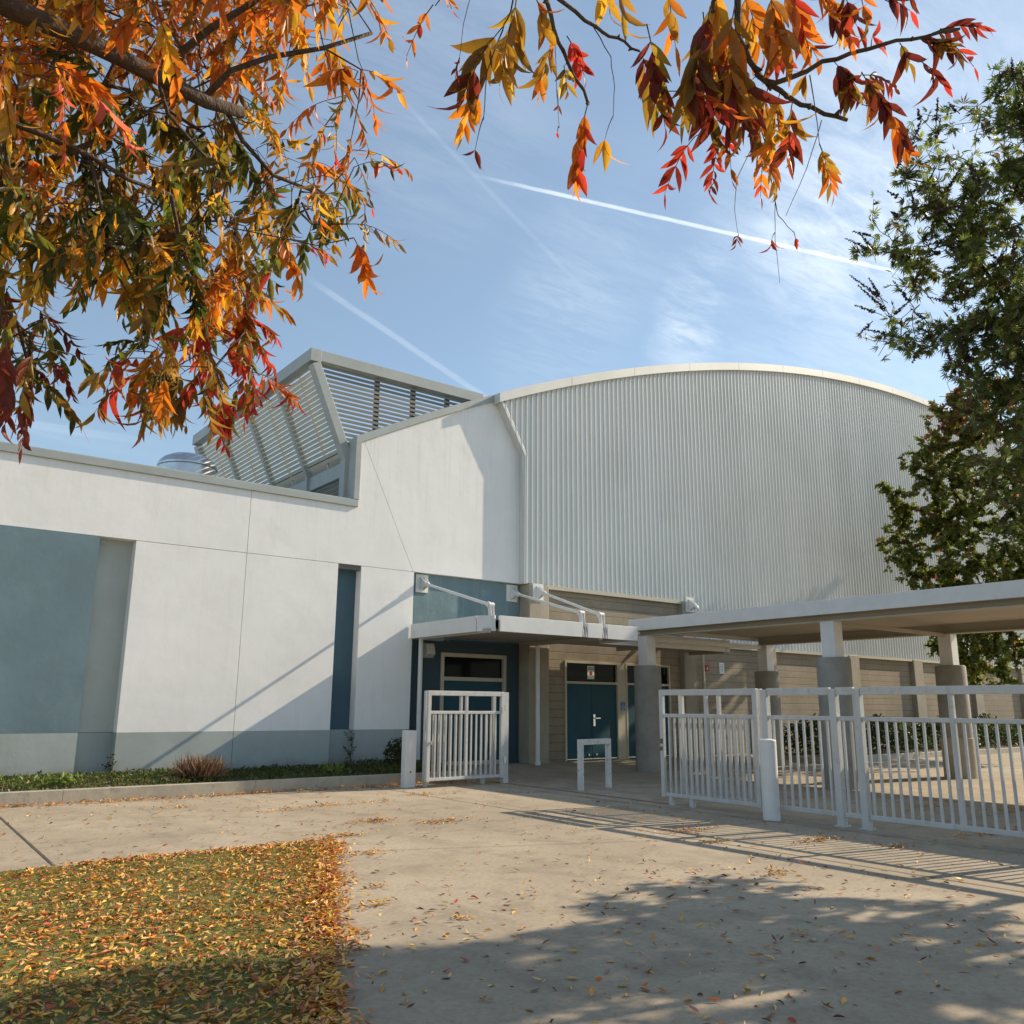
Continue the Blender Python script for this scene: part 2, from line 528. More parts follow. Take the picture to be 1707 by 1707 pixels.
class MB:
    """collects faces in world coordinates, links them as one mesh object"""

    def __init__(self):
        self.v, self.f, self.mi, self.mats = [], [], [], []

    def m(self, mat):
        if mat not in self.mats:
            self.mats.append(mat)
        return self.mats.index(mat)

    def add(self, vs, fs, mat):
        k = self.m(mat)
        b = len(self.v)
        self.v += [tuple(map(float, p)) for p in vs]
        for f in fs:
            self.f.append([b + i for i in f])
            self.mi.append(k)
        return self

    def box(self, x0, x1, y0, y1, z0, z1, mat):
        vs = [(x, y, z) for z in (z0, z1) for y in (y0, y1) for x in (x0, x1)]
        return self.add(vs, [(0, 2, 3, 1), (4, 5, 7, 6), (0, 1, 5, 4), (2, 6, 7, 3), (0, 4, 6, 2), (1, 3, 7, 5)], mat)

    def prism(self, poly, y0, y1, mat):
        """poly in (x,z), extruded from y0 to y1"""
        n = len(poly)
        vs = [(x, y0, z) for x, z in poly] + [(x, y1, z) for x, z in poly]
        fs = [list(range(n)), list(range(2 * n - 1, n - 1, -1))]
        fs += [(i, i + n, (i + 1) % n + n, (i + 1) % n) for i in range(n)]
        return self.add(vs, fs, mat)

    def bar(self, a, b, w, h, mat, up=(0, 0, 1)):
        a, b = np.array(a, float), np.array(b, float)
        t = b - a
        t /= np.linalg.norm(t)
        s = np.cross(t, np.array(up, float))
        if np.linalg.norm(s) < 1e-6:
            s = np.cross(t, (1.0, 0, 0))
        s /= np.linalg.norm(s)
        u = np.cross(s, t)
        vs = []
        for p in (a, b):
            for i, j in ((-1, -1), (1, -1), (1, 1), (-1, 1)):
                vs.append(p + s * i * w / 2 + u * j * h / 2)
        return self.add(vs, [(0, 1, 2, 3), (7, 6, 5, 4), (0, 4, 5, 1), (1, 5, 6, 2), (2, 6, 7, 3), (3, 7, 4, 0)], mat)

    def tube(self, pts, rads, mat, n=8, caps=True):
        pts = [np.array(p, float) for p in pts]
        if isinstance(rads, (int, float)):
            rads = [rads] * len(pts)
        vs, fs = [], []
        ref = None
        for i, p in enumerate(pts):
            t = pts[min(i + 1, len(pts) - 1)] - pts[max(i - 1, 0)]
            t = t / (np.linalg.norm(t) + 1e-9)
            if ref is None:
                ref = np.array((0, 0, 1.0)) if abs(t[2]) < 0.9 else np.array((1.0, 0, 0))
            s = np.cross(t, ref)
            s /= np.linalg.norm(s) + 1e-9
            u = np.cross(s, t)
            ref = u
            for k in range(n):
                a = 2 * math.pi * k / n
                vs.append(p + (s * math.cos(a) + u * math.sin(a)) * rads[i])
        for i in range(len(pts) - 1):
            for k in range(n):
                k2 = (k + 1) % n
                fs.append((i * n + k, i * n + k2, (i + 1) * n + k2, (i + 1) * n + k))
        if caps:
            fs.append(tuple(range(n - 1, -1, -1)))
            fs.append(tuple(range((len(pts) - 1) * n, len(pts) * n)))
        return self.add(vs, fs, mat)

    def lathe(self, c, prof, mat, n=32, a0=0.0):
        """prof = [(r, z)...] round the vertical axis through c"""
        vs, fs = [], []
        for r, z in prof:
            for k in range(n):
                a = a0 + 2 * math.pi * k / n
                vs.append((c[0] + r * math.cos(a), c[1] + r * math.sin(a), z))
        for i in range(len(prof) - 1):
            for k in range(n):
                k2 = (k + 1) % n
                fs.append((i * n + k, i * n + k2, (i + 1) * n + k2, (i + 1) * n + k))
        fs.append(tuple(range(n - 1, -1, -1)))
        fs.append(tuple(range((len(prof) - 1) * n, len(prof) * n)))
        return self.add(vs, fs, mat)

    def build(self, name, parent=None, loc=None, bevel=0.0, smooth=False, normals=True):
        me = bpy.data.meshes.new(name)
        org = ORG[parent.name] if parent is not None else np.array(loc if loc is not None else (0, 0, 0), float)
        vs = np.array(self.v) - org
        me.from_pydata([tuple(p) for p in vs], [], self.f)
        for mt in self.mats:
            me.materials.append(mt)
        me.polygons.foreach_set('material_index', self.mi)
        if normals:
            import bmesh
            bm = bmesh.new()
            bm.from_mesh(me)
            bmesh.ops.recalc_face_normals(bm, faces=bm.faces)
            bm.to_mesh(me)
            bm.free()
        o = link_mesh(name, me, parent, loc)
        if smooth:
            me.polygons.foreach_set('use_smooth', [True] * len(me.polygons))
            md = o.modifiers.new('edges', 'EDGE_SPLIT')
            md.split_angle = R(40)
        if bevel:
            b = o.modifiers.new('bevel', 'BEVEL')
            b.width = bevel
            b.segments = 2
            b.limit_method = 'ANGLE'
            b.angle_limit = R(40)
        return o


def np_mesh(name, V, quads, tris, mat, cols=None, parent=None, loc=None, smooth=True):
    """big mesh from arrays"""
    me = bpy.data.meshes.new(name)
    org = ORG[parent.name] if parent is not None else np.array(loc if loc is not None else (0, 0, 0), float)
    V = np.asarray(V, np.float32) - org.astype(np.float32)
    nq, ntr = len(quads), len(tris)
    me.vertices.add(len(V))
    me.vertices.foreach_set('co', V.ravel())
    me.loops.add(nq * 4 + ntr * 3)
    li = np.concatenate([np.asarray(quads, np.int32).ravel(), np.asarray(tris, np.int32).ravel()])
    me.loops.foreach_set('vertex_index', li)
    me.polygons.add(nq + ntr)
    ls = np.concatenate([np.arange(nq) * 4, nq * 4 + np.arange(ntr) * 3]).astype(np.int32)
    me.polygons.foreach_set('loop_start', ls)
    me.update(calc_edges=True)
    me.validate()
    if smooth:
        me.polygons.foreach_set('use_smooth', [True] * len(me.polygons))
    me.materials.append(mat)
    if cols is not None:
        a = me.attributes.new('Col', 'FLOAT_COLOR', 'POINT')
        c4 = np.concatenate([np.asarray(cols, np.float32), np.ones((len(V), 1), np.float32)], 1)
        a.data.foreach_set('color', c4.ravel())
    return link_mesh(name, me, parent, loc)


def nrm(a):
    return a / (np.linalg.norm(a, axis=-1, keepdims=True) + 1e-9)


class Leaves:
    """collects single leaf blades: base point, direction, face normal, length, width, curl, colour"""

    def __init__(self):
        self.r = []

    def add(self, b, d, n, l, w, c, curl=0.0, fold=0.15):
        self.r.append((*b, *d, *n, l, w, curl, fold, *c))

    def build(self, name, mat, parent=None, loc=None):
        A = np.array(self.r, float)
        b, d, n = A[:, 0:3], nrm(A[:, 3:6]), A[:, 6:9]
        L, W, CU, FO = A[:, 9:10], A[:, 10:11], A[:, 11:12], A[:, 12:13]
        C = A[:, 13:16]
        s = nrm(np.cross(d, n))
        n = np.cross(s, d)
        rows = [(0.0, 0.06), (0.16, 0.62), (0.38, 1.0), (0.62, 0.82), (0.82, 0.42)]
        N = len(A)
        V = np.zeros((N, 16, 3))
        for i, (t, w) in enumerate(rows):
            ctr = b + d * L * t * (1 - 0.3 * np.abs(CU) * t * t) - n * CU * L * t * t + s * L * 0.12 * CU * t * t
            V[:, i * 3 + 0] = ctr - s * W * w * 0.5 + n * FO * W * w
            V[:, i * 3 + 1] = ctr
            V[:, i * 3 + 2] = ctr + s * W * w * 0.5 + n * FO * W * w
        V[:, 15] = b + d * L * (1 - 0.3 * np.abs(CU)) - n * CU * L + s * L * 0.12 * CU
        q, t = [], []
        for i in range(4):
            a, c = i * 3, (i + 1) * 3
            q += [(a, a + 1, c + 1, c), (a + 1, a + 2, c + 2, c + 1)]
        t = [(12, 13, 15), (13, 14, 15)]
        off = (np.arange(N) * 16)[:, None, None]
        Q = (np.array(q)[None] + off).reshape(-1, 4)
        T = (np.array(t)[None] + off).reshape(-1, 3)
        cols = np.repeat(C, 16, 0)
        return np_mesh(name, V.reshape(-1, 3), Q, T, mat, cols, parent, loc)


class Small:
    """cheap diamond leaves (4 verts, folded) for far foliage and ground cover"""

    def __init__(self):
        self.r = []

    def add(self, b, d, n, l, w, c):
        self.r.append((*b, *d, *n, l, w, *c))

    def extend(self, rows):
        self.r += rows

    def build(self, name, mat, parent=None, loc=None):
        A = np.array(self.r, float)
        b, d, n = A[:, 0:3], nrm(A[:, 3:6]), A[:, 6:9]
        L, W, C = A[:, 9:10], A[:, 10:11], A[:, 11:14]
        s = nrm(np.cross(d, n))
        n = np.cross(s, d)
        N = len(A)
        V = np.zeros((N, 4, 3))
        V[:, 0] = b
        V[:, 1] = b + d * L * 0.45 - s * W * 0.5 + n * W * 0.12
        V[:, 2] = b + d * L - n * L * 0.15
        V[:, 3] = b + d * L * 0.45 + s * W * 0.5 + n * W * 0.12
        off = (np.arange(N) * 4)[:, None, None]
        T = (np.array([(0, 1, 2), (0, 2, 3)])[None] + off).reshape(-1, 3)
        return np_mesh(name, V.reshape(-1, 3), np.zeros((0, 4), np.int32), T, mat, np.repeat(C, 4, 0), parent, loc)


rng = np.random.default_rng(7)
rnd = random.Random(7)


def rv():
    v = rng.normal(size=3)
    return v / np.linalg.norm(v)


# ------------------------------------------------------------------ setting: ground, lawn, joints
CX, CZ, CR = 35.344, -42.323, 56.514


def arc(x):
    return CZ + math.sqrt(CR * CR - (x - CX) ** 2)


RAMP = [(-300, 0.0), (14.9, 0.0), (16.6, 0.15), (300, 0.15)]


def gz(y):
    return float(np.interp(y, [p[0] for p in RAMP], [p[1] for p in RAMP]))


g = MB()
xs = [-300, -20, 10.6, 21.0, 60, 300]
vs, fs = [], []
for y, z in RAMP:
    for x in xs:
        vs.append((x, y, z))
nx = len(xs)
for j in range(len(RAMP) - 1):
    for i in range(nx - 1):
        fs.append((j * nx + i, j * nx + i + 1, (j + 1) * nx + i + 1, (j + 1) * nx + i))
g.add(vs, fs, PAVE)
tag(g.build('pavement', normals=False), kind='structure')

# lawn: right edge slants towards the camera, back edge parallel to the building
LAWN_POLY = [(-14, -6), (-2.8, -6), (2.1, 4.1), (4.55, 9.15), (4.5, 9.27), (4.3, 9.32), (-14, 9.45)]
lw = MB()
n = len(LAWN_POLY)
lw.add([(x, y, 0.012) for x, y in LAWN_POLY], [tuple(range(n))], LAWN)
tag(lw.build('lawn', normals=False), kind='structure')


def in_poly(x, y, poly):
    c = False
    j = len(poly) - 1
    for i in range(len(poly)):
        xi, yi = poly[i]
        xj, yj = poly[j]
        if (yi > y) != (yj > y) and x < (xj - xi) * (y - yi) / (yj - yi) + xi:
            c = not c
        j = i
    return c


jb = MB()


def joint(a, b, w=0.012, mat=DARK, z=0.004):
    a, b = np.array(a, float), np.array(b, float)
    t = (b - a) / np.linalg.norm(b - a)
    s = np.array((-t[1], t[0])) * w / 2
    jb.add([(*(a - s), z), (*(b - s), z), (*(b + s), z), (*(a + s), z)], [(0, 1, 2, 3)], mat)


JT = paint('dark_joint_line', (0.085, 0.07, 0.05), 0.95, 0.2)  # dark strips that draw the paving joints
joint((1.96, 14.9), (1.83, 9.45), 0.028, JT)
joint((8.15, 14.9), (8.12, -8), 0.016, JT)
joint((4.4, 8.62), (8.14, 7.1), 0.008, JT)
joint((8.16, 7.6), (10.5, 7.6), 0.009, JT)
joint((10.25, 14.2), (10.25, -8), 0.016, JT)
joint((10.9, 12.9), (20, 12.9), 0.010, JT)
joint((15.0, 14.0), (15.0, -6), 0.010, JT)
joint((10.9, 6.2), (22, 6.2), 0.010, JT)
tag(jb.build('pavement_joints', normals=False), kind='structure')
jb = MB()
joint((10.72, 14.6), (10.66, 9.7), 0.07, REDLINE)
tag(jb.build('painted_line', normals=False), kind='structure')

# planter along the white wing: kerb and soil
kb = MB()
for x0, x1 in ((-14, -4.2), (-4.197, 2.9), (2.903, 5.9), (5.903, 8.05), (8.053, 10.55)):
    kb.box(x0, x1, 14.97, 15.14, -0.05, 0.205, KERB)
kb.box(10.4, 10.55, 15.145, 16.9, -0.05, 0.205, KERB)
tag(kb.build('planter_kerb', bevel=0.006), kind='structure')
sb = MB()
sb.add([(-14, 15.13, 0.17), (10.41, 15.13, 0.17), (10.41, 17.1, 0.25), (-14, 17.1, 0.25)], [(0, 1, 2, 3)], SOIL)
tag(sb.build('planter_soil', normals=False), kind='structure')
# planter along the gym wall, far right
kb = MB()
for i in range(6):
    kb.box(21.8 + i * 3.2, 21.8 + (i + 1) * 3.2 - 0.01, 14.3, 14.45, -0.05, 0.17, KERB)
kb.box(21.65, 21.79, 14.3, 16.75, -0.05, 0.17, KERB)
tag(kb.build('planter_kerb', bevel=0.012), kind='structure')
sb = MB()
sb.add([(21.78, 14.44, 0.165), (41, 14.44, 0.165), (41, 16.78, 0.2), (21.78, 16.78, 0.2)], [(0, 1, 2, 3)], SOIL)
tag(sb.build('planter_soil', normals=False), kind='structure')

# ------------------------------------------------------------------ the school building
B = thing('school_building', 'white stucco school building with arched pale metal-clad gymnasium behind the gates', 'building', (8.6, 17.2, 0))
YW, YC = 17.0, 16.80            # white wall plane, metal cladding plane
ZJ = 4.5                       # horizontal joint
GAP = 0.009


def arc_pts(x0, x1, n, dz=0.0):
    return [(x0 + (x1 - x0) * i / n, arc(x0 + (x1 - x0) * i / n) + dz) for i in range(n + 1)]


w = MB()
# upper band, three pieces parted by a vertical and a slanting joint
dx = lambda z: 10.09 - (z - 4.53) * (10.09 - 8.69) / (7.41 - 4.53)
w.prism([(-14, ZJ), (6.19, ZJ), (6.19, 5.85), (-14, 5.85)], YW, YW + 0.3, WHITE)
w.prism([(6.19 + GAP, ZJ), (dx(ZJ), ZJ), (dx(7.38), 7.38), (8.6, 7.38), (8.6, 5.85), (6.19 + GAP, 5.85)], YW, YW + 0.3, WHITE)
w.prism([(dx(ZJ) + GAP, ZJ), (13.7, ZJ), (13.7, arc(13.7) - 0.1)] + arc_pts(13.4, 8.75, 12, -0.08) + [(dx(7.38) + GAP, 7.38)], YW, YW + 0.3, WHITE)
# piers below
zb = 0.98
w.prism([(4.06, zb), (6.19, zb), (6.19, ZJ - GAP), (4.06, ZJ - GAP)], YW, YW + 0.3, WHITE)
w.prism([(6.19 + GAP, zb), (8.23, zb), (8.23, ZJ - GAP), (6.19 + GAP, ZJ - GAP)], YW, YW + 0.3, WHITE)
w.prism([(8.79, zb), (10.14, zb), (10.14, ZJ - GAP), (8.79, ZJ - GAP)], YW, YW + 0.3, WHITE)
w.box(10.14, 10.16, YW + 0.002, YW + 0.3, 0.1, ZJ - GAP, SHADEBLUE)
# backing that closes the joints
w.box(-14, 3.3, YW + 0.3, YW + 0.5, 0, 5.8, DARK)
w.box(3.3, 10.16, YW + 0.32, YW + 0.5, 0, 5.8, DARK)
w.prism([(8.7, 5.81), (13.7, 5.81), (13.7, arc(13.7) - 0.25)] + arc_pts(13.4, 8.7, 12, -0.2), YW + 0.3, YW + 0.5, TRIM)
w.box(6.0, 10.1, YW + 0.03, YW + 0.29, ZJ - 0.1, ZJ + 0.1, DARK)
w.build('wall', B)
# grey skirting band
w = MB()
w.prism([(4.06, 0), (6.19, 0), (6.19, zb), (4.06, zb)], YW, YW + 0.3, GREYBAND)
w.prism([(6.19 + GAP, 0), (8.23, 0), (8.23, zb), (6.19 + GAP, zb)], YW, YW + 0.3, GREYBAND)
w.prism([(8.79, 0), (10.14, 0), (10.14, zb), (8.79, zb)], YW, YW + 0.3, GREYBAND)
w.box(-14, 3.42, YW - 0.02, YW + 0.3, 0.30, zb, GREYBAND)
w.box(-14, 3.42, YW + 0.03, YW + 0.3, 0.0, 0.30, GREENGREY)
w.build('base_band', B)
w = MB()
w.box(-14, 3.42, YW - 0.02, YW + 0.3, zb, ZJ - GAP, BLUE)
w.build('painted_panel', B)
w = MB()
w.box(3.42, 4.06, YW + 0.26, YW + 0.32, zb, ZJ, GREENGREY)
w.box(3.42, 4.06, YW + 0.258, YW + 0.32, 0, zb - 0.008, GREYBAND)
w.build('recessed_panel', B)
w = MB()
w.box(8.23, 8.79, YW + 0.24, YW + 0.32, zb, ZJ, SHADEBLUE)
w.box(8.23, 8.79, YW + 0.238, YW + 0.32, 0, zb, GREYBAND)
tag(w.build('recessed_panel', B), label='narrow blue panel, shade in its colour, set back in the white wall')
# coping of wing and rising arch
w = MB()
w.box(-14, 8.62, YW - 0.05, YW + 0.36, 5.80, 5.955, TRIM)
w.box(-14, 8.62, YW - 0.03, YW + 0.34, 5.955, 5.97, TRIM)
w.box(8.497, 8.64, YW - 0.045, YW + 0.355, 5.97, 7.43, TRIM)
up = arc_pts(8.5, 12.6, 14, 0.02)
lo = arc_pts(12.6, 8.5, 14, -0.17)
w.prism(up + lo, YW - 0.05, YW + 0.36, TRIM)
w.build('coping', B, bevel=0.008)

# metal cladding of the arched gable
XL, XR = 12.38, 58.3


def clad_bottom(x):
    if x < 13.22:
        return 7.80 + (13.22 - x) / (13.22 - 12.38) * 1.42
    return 4.5 if x < 19.55 else 3.3


pitch, rib, dep, slope = 0.174, 0.024, 0.030, 0.008
xs2 = []
x = 13.22
prof = []
k = -4
while 13.25 + k * pitch < XR:
    x0 = 13.25 + k * pitch
    for dxx, yy in ((0.0, YC), (slope, YC - dep), (slope + rib, YC - dep), (2 * slope + rib, YC)):
        if x0 + dxx > XL:
            prof.append((x0 + dxx, yy))
    k += 1
c = MB()
vs, fs = [], []
for px_, py_ in prof:
    vs += [(px_, py_, clad_bottom(px_)), (px_, py_, arc(px_) - 0.12)]
for i in range(len(prof) - 1):
    a = i * 2
    x0, x1 = prof[i][0], prof[i + 1][0]
    fs.append((a, a + 2, a + 3, a + 1))
c.add(vs, fs, CORR)
# cut the two spots where the bottom edge jumps are fine: separate backing closes the wall
c.build('metal_cladding', B, normals=False)
w = MB()
w.prism([(13.26, 4.52), (19.5, 4.52), (19.5, 3.32), (XR, 3.32)] + arc_pts(XR, 12.45, 50, -0.15) + [(13.26, 7.8)], YC + 0.01, YC + 0.19, TRIM)
w.build('cladding_backing', B)
# edge trim down the left of the cladding, bottom flashings
w = MB()
w.box(13.20, 13.30, YC - 0.022, YW - 0.002, 4.48, 7.80, CORR)
w.bar((13.25, YC + 0.087, 7.80), (12.37, YC + 0.087, 9.27), 0.09, 0.225, CORR, up=(0, 1, 0))
w.build('edge_trim', B, bevel=0.006)
w = MB()
w.box(13.9, 19.55, YC - 0.045, YC + 0.009, 4.40, 4.50, CREAM)
w.box(20.1, XR, YC - 0.045, YC + 0.009, 3.21, 3.30, CREAM)
w.build('bottom_flashing', B)
# roof edge with seams
w = MB()
x = 12.33
while x < XR:
    x1 = min(x + 2.45, XR + 0.1)
    w.prism(arc_pts(x, x1 - 0.012, 5, 0.0) + arc_pts(x1 - 0.012, x, 5, -0.25), YC - 0.10, YC + 0.3, FASC)
    x = x1
w.build('roof_edge', B)
# barrel roof and flat wing roof, side and back walls
w = MB()
vs, fs = [], []
N = 60
for i in range(N + 1):
    x = 8.66 + (62.0 - 8.66) * i / N
    vs += [(x, YC + 0.3, arc(x) - 0.06), (x, 52, arc(x) - 0.06)]
for i in range(N):
    fs.append((2 * i, 2 * i + 1, 2 * i + 3, 2 * i + 2))
w.add(vs, fs, ROOFM)
w.add([(-14, YW + 0.3, 5.55), (8.66, YW + 0.3, 5.55), (8.66, 52, 5.55), (-14, 52, 5.55)], [(0, 1, 2, 3)], ROOFM)
w.build('roof', B, normals=False)
w = MB()
w.box(8.66, 8.9, YW + 0.5, 52, 0, 7.3, TRIM)
w.box(61.7, 62, YC, 52, 0, arc(62) - 0.1, TRIM)
w.box(-14, 62, 52, 52.3, 0, 5.5, TRIM)
w.box(-14.3, -14, YW, 52, 0, 5.8, WHITE)
w.build('rear_wall', B)

# entrance front: block masonry, blue bay, concrete pilasters
YM = 16.88
w = MB()
D1 = (14.585, 16.48)
D2 = (16.74, 18.49)
ZD0, ZD1 = 0.15, 2.64
w.box(13.9, D1[0], YM, YM + 0.25, 0, 4.42, CMU)
w.box(D1[0], D1[1], YM, YM + 0.25, ZD1, 4.42, CMU)
w.box(D1[1], D2[0], YM, YM + 0.25, ZD1, 4.42, CMU)
w.box(D2[0], D2[1], YM, YM + 0.25, ZD1, 4.42, CMU)
w.box(D2[1], 20.0, YM, YM + 0.25, 0, 4.42, CMU)
w.box(20.0, XR, YM, YM + 0.25, 0, 3.3, CMU)
w.build('block_wall', B)
w = MB()
w.box(D1[1], D2[0], YM - 0.02, YM + 0.25, 0.1, ZD1, CREAM)
w.build('door_mullion', B)
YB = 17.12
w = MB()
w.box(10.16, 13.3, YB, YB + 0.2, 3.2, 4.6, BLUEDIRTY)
w.box(10.16, 11.0, YB, YB + 0.2, 0, 3.2, BAYSHADE)
w.box(12.9, 13.3, YB, YB + 0.2, 0, 3.2, BAYSHADE)
w.box(11.0, 12.9, YB, YB + 0.2, 2.70, 3.2, BAYSHADE)
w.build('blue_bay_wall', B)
PIL = [(13.32, 13.95), (18.95, 19.52), (22.7, 23.25), (27.35, 27.95), (31.6, 32.25), (36.2, 36.85), (40.6, 41.2)]
for i, (a, b) in enumerate(PIL):
    w = MB()
    top = 4.48 if i < 2 else 3.28
    w.box(a, b, 16.72, YB + 0.1, 0, top, PILAST)
    w.build('pilaster', B, bevel=0.02)
# rain pipe on the second pilaster
w = MB()
w.tube([(19.62, 16.62, 0.15), (19.62, 16.62, 3.0)], 0.045, CREAM, 10)
w.build('rain_pipe', B, smooth=True)


def door(x0, x1, y, z0, zt, z1, leaves=2, label=None):
    """frame, dark transom pane, two leaves with handles"""
    f = MB()
    fw = 0.06
    f.box(x0, x0 + fw, y - 0.03, y + 0.12, z0, z1, CREAM)
    f.box(x1 - fw, x1, y - 0.03, y + 0.12, z0, z1, CREAM)
    f.box(x0 + fw, x1 - fw, y - 0.03, y + 0.12, z1 - fw, z1, CREAM)
    f.box(x0 + fw, x1 - fw, y - 0.03, y + 0.12, zt, zt + fw, CREAM)
    fr = f.build('door_frame', B, bevel=0.004)
    if label:
        fr['label'] = label
    p = MB()
    p.box(x0 + fw, x1 - fw, y + 0.04, y + 0.06, zt + fw, z1 - fw, GLASS)
    p.build('transom_pane', fr)
    mid = (x0 + x1) / 2
    for s, (a, b) in enumerate(((x0 + fw + 0.005, mid - 0.004), (mid + 0.004, x1 - fw - 0.005))):
        d = MB()
        d.box(a, b, y + 0.02, y + 0.065, z0 + 0.03, zt - 0.004, DOORBLUE)
        d.box(a, b, y + 0.008, y + 0.0195, z0 + 0.03, z0 + 0.055, CHROME)
        dr = d.build('door', fr, bevel=0.003)
        hx = mid + (0.07 if s else -0.07)
        h = MB()
        if s:
            h.box(hx - 0.035, hx + 0.035, y + 0.0, y + 0.0195, 1.0, 1.30, CHROME)
            h.bar((hx, y - 0.045, 1.2), (hx + 0.17, y - 0.045, 1.2), 0.025, 0.03, CHROME)
            h.bar((hx, y - 0.045, 1.2), (hx, y + 0.0, 1.2), 0.03, 0.03, CHROME)
        if s:
            h.build('handle', fr, bevel=0.003)
        h = MB()
        h.box(hx - 0.02 + (0.06 if s else -0.06), hx + 0.02 + (0.06 if s else -0.06), y - 0.01, y + 0.0195, z0 + 0.12, z0 + 0.17, CHROME)
        h.build('door_stop', fr, bevel=0.003)


door(D1[0], D1[1], YM, ZD0, 2.06, ZD1)
door(D2[0], D2[1], YM, ZD0, 2.06, ZD1)
# window in the blue bay: pale frame, dark upper pane, blue infill below
f = MB()
fx0, fx1 = 11.0, 12.9
for a in ((fx0, fx0 + 0.09, 0.15, 2.70), (fx1 - 0.09, fx1, 0.15, 2.70)):
    f.box(a[0], a[1], YB - 0.03, YB + 0.12, a[2], a[3], CREAM)
for z in (0.15, 2.06, 2.61):
    f.box(fx0 + 0.09, fx1 - 0.09, YB - 0.03, YB + 0.12, z, z + 0.09, CREAM)
wf = f.build('window_frame', B, bevel=0.004)
p = MB()
p.box(fx0 + 0.09, fx1 - 0.09, YB + 0.05, YB + 0.07, 2.15, 2.61, GLASS)
p.build('pane', wf)
p = MB()
p.box(fx0 + 0.09, fx1 - 0.09, YB + 0.04, YB + 0.07, 0.24, 2.06, DOORBLUE)
p.build('infill_panel', wf)

# small wall fittings
t = thing('wall_light', 'small boxy wall light on the blue bay under the canopy', 'light', (10.64, YB, 2.72))
b = MB()
b.box(10.50, 10.78, YB - 0.05, YB - 0.001, 2.56, 2.90, TRIM)
b.build('back_box', t, bevel=0.01)
b = MB()
b.add([(10.53, YB - 0.05, 2.58), (10.75, YB - 0.05, 2.58), (10.75, YB - 0.05, 2.88), (10.53, YB - 0.05, 2.88),
       (10.53, YB - 0.17, 2.64), (10.75, YB - 0.17, 2.64), (10.75, YB - 0.11, 2.88), (10.53, YB - 0.11, 2.88)],
      [(0, 1, 2, 3), (4, 5, 6, 7), (0, 1, 5, 4), (1, 2, 6, 5), (2, 3, 7, 6), (3, 0, 4, 7)], LENS)
b.build('lens', t, bevel=0.008)
t = thing('fire_alarm', 'small red fire alarm box on the block wall right of the doors', 'alarm', (20.05, YM, 2.62))
b = MB()
b.box(19.97, 20.13, YM - 0.05, YM - 0.001, 2.53, 2.70, REDP)
b.build('housing', t, bevel=0.01)
b = MB()
b.box(20.03, 20.06, YM - 0.058, YM - 0.0505, 2.57, 2.63, PAPER)
b.build('strobe_lens', t, bevel=0.003)
t = thing('notice_plate', 'white louvred notice-sized plate on the block wall beside the red alarm', 'plate', (20.75, YM, 2.62))
b = MB()
b.box(20.64, 20.86, YM - 0.02, YM - 0.001, 2.47, 2.79, PAPER)
for i in range(5):
    b.box(20.69, 20.81, YM - 0.024, YM - 0.0205, 2.54 + i * 0.045, 2.56 + i * 0.045, TRIM)
b.build('plate', t, bevel=0.004)
t = thing('paper_sign', 'small white paper sign with a red mark behind the transom glass', 'sign', (15.53, YM, 2.38))
b = MB()
b.box(15.41, 15.65, YM + 0.034, YM + 0.039, 2.19, 2.53, PAPER)
b.box(15.43, 15.63, YM + 0.0335, YM + 0.0339, 2.42, 2.50, TRIM)
b.build('paper', t)
b = MB()
b.lathe((15.53, 0, 0), [(0.001, 0), (0.001, 0)], REDP, 3)
b = MB()
vs = [(15.53 + 0.055 * math.cos(a * math.pi / 8), YM + 0.0325, 2.34 + 0.055 * math.sin(a * math.pi / 8)) for a in range(16)]
b.add(vs, [tuple(range(16))], REDP)
b.build('red_mark', t)
t = thing('access_sign', 'small blue wheelchair access sign on the cream post between the doors', 'sign', (16.61, YM, 1.55))
b = MB()
b.box(16.53, 16.70, YM - 0.03, YM - 0.0205, 1.40, 1.62, SIGNBLUE)
b.build('plate', t, bevel=0.003)
b = MB()
yy = YM - 0.033
ring = [(16.605 + 0.042 * math.cos(a), yy, 1.47 + 0.042 * math.sin(a)) for a in np.linspace(R(100), R(390), 12)]
b.tube(ring, 0.006, PAPER, 5)
b.tube([(16.60, yy, 1.565), (16.605, yy, 1.51), (16.645, yy, 1.505), (16.665, yy, 1.45)], 0.007, PAPER, 5)
b.tube([(16.60, yy, 1.587), (16.60, yy, 1.60)], 0.012, PAPER, 6)
b.build('wheelchair_symbol', t)

# ------------------------------------------------------------------ roof louvre screen
S = thing('louvre_screen', 'slanting beige louvred plant screen on the roof beside the arch', 'screen', (8.5, 17.4, 6))
Y0, Y1 = 17.42, 25.6
T_, K_ = (7.56, 9.28), (8.50, 6.98)          # (x,z) of top and kink
fr = MB()


def sx(z):
    return K_[0] + (T_[0] - K_[0]) * (z - K_[1]) / (T_[1] - K_[1])


def mull(y, wd, dp):
    fr.bar((T_[0], y, T_[1] - 0.05), (K_[0], y, K_[1] - 0.05), wd, dp, TRIM, up=(0, 1, 0))


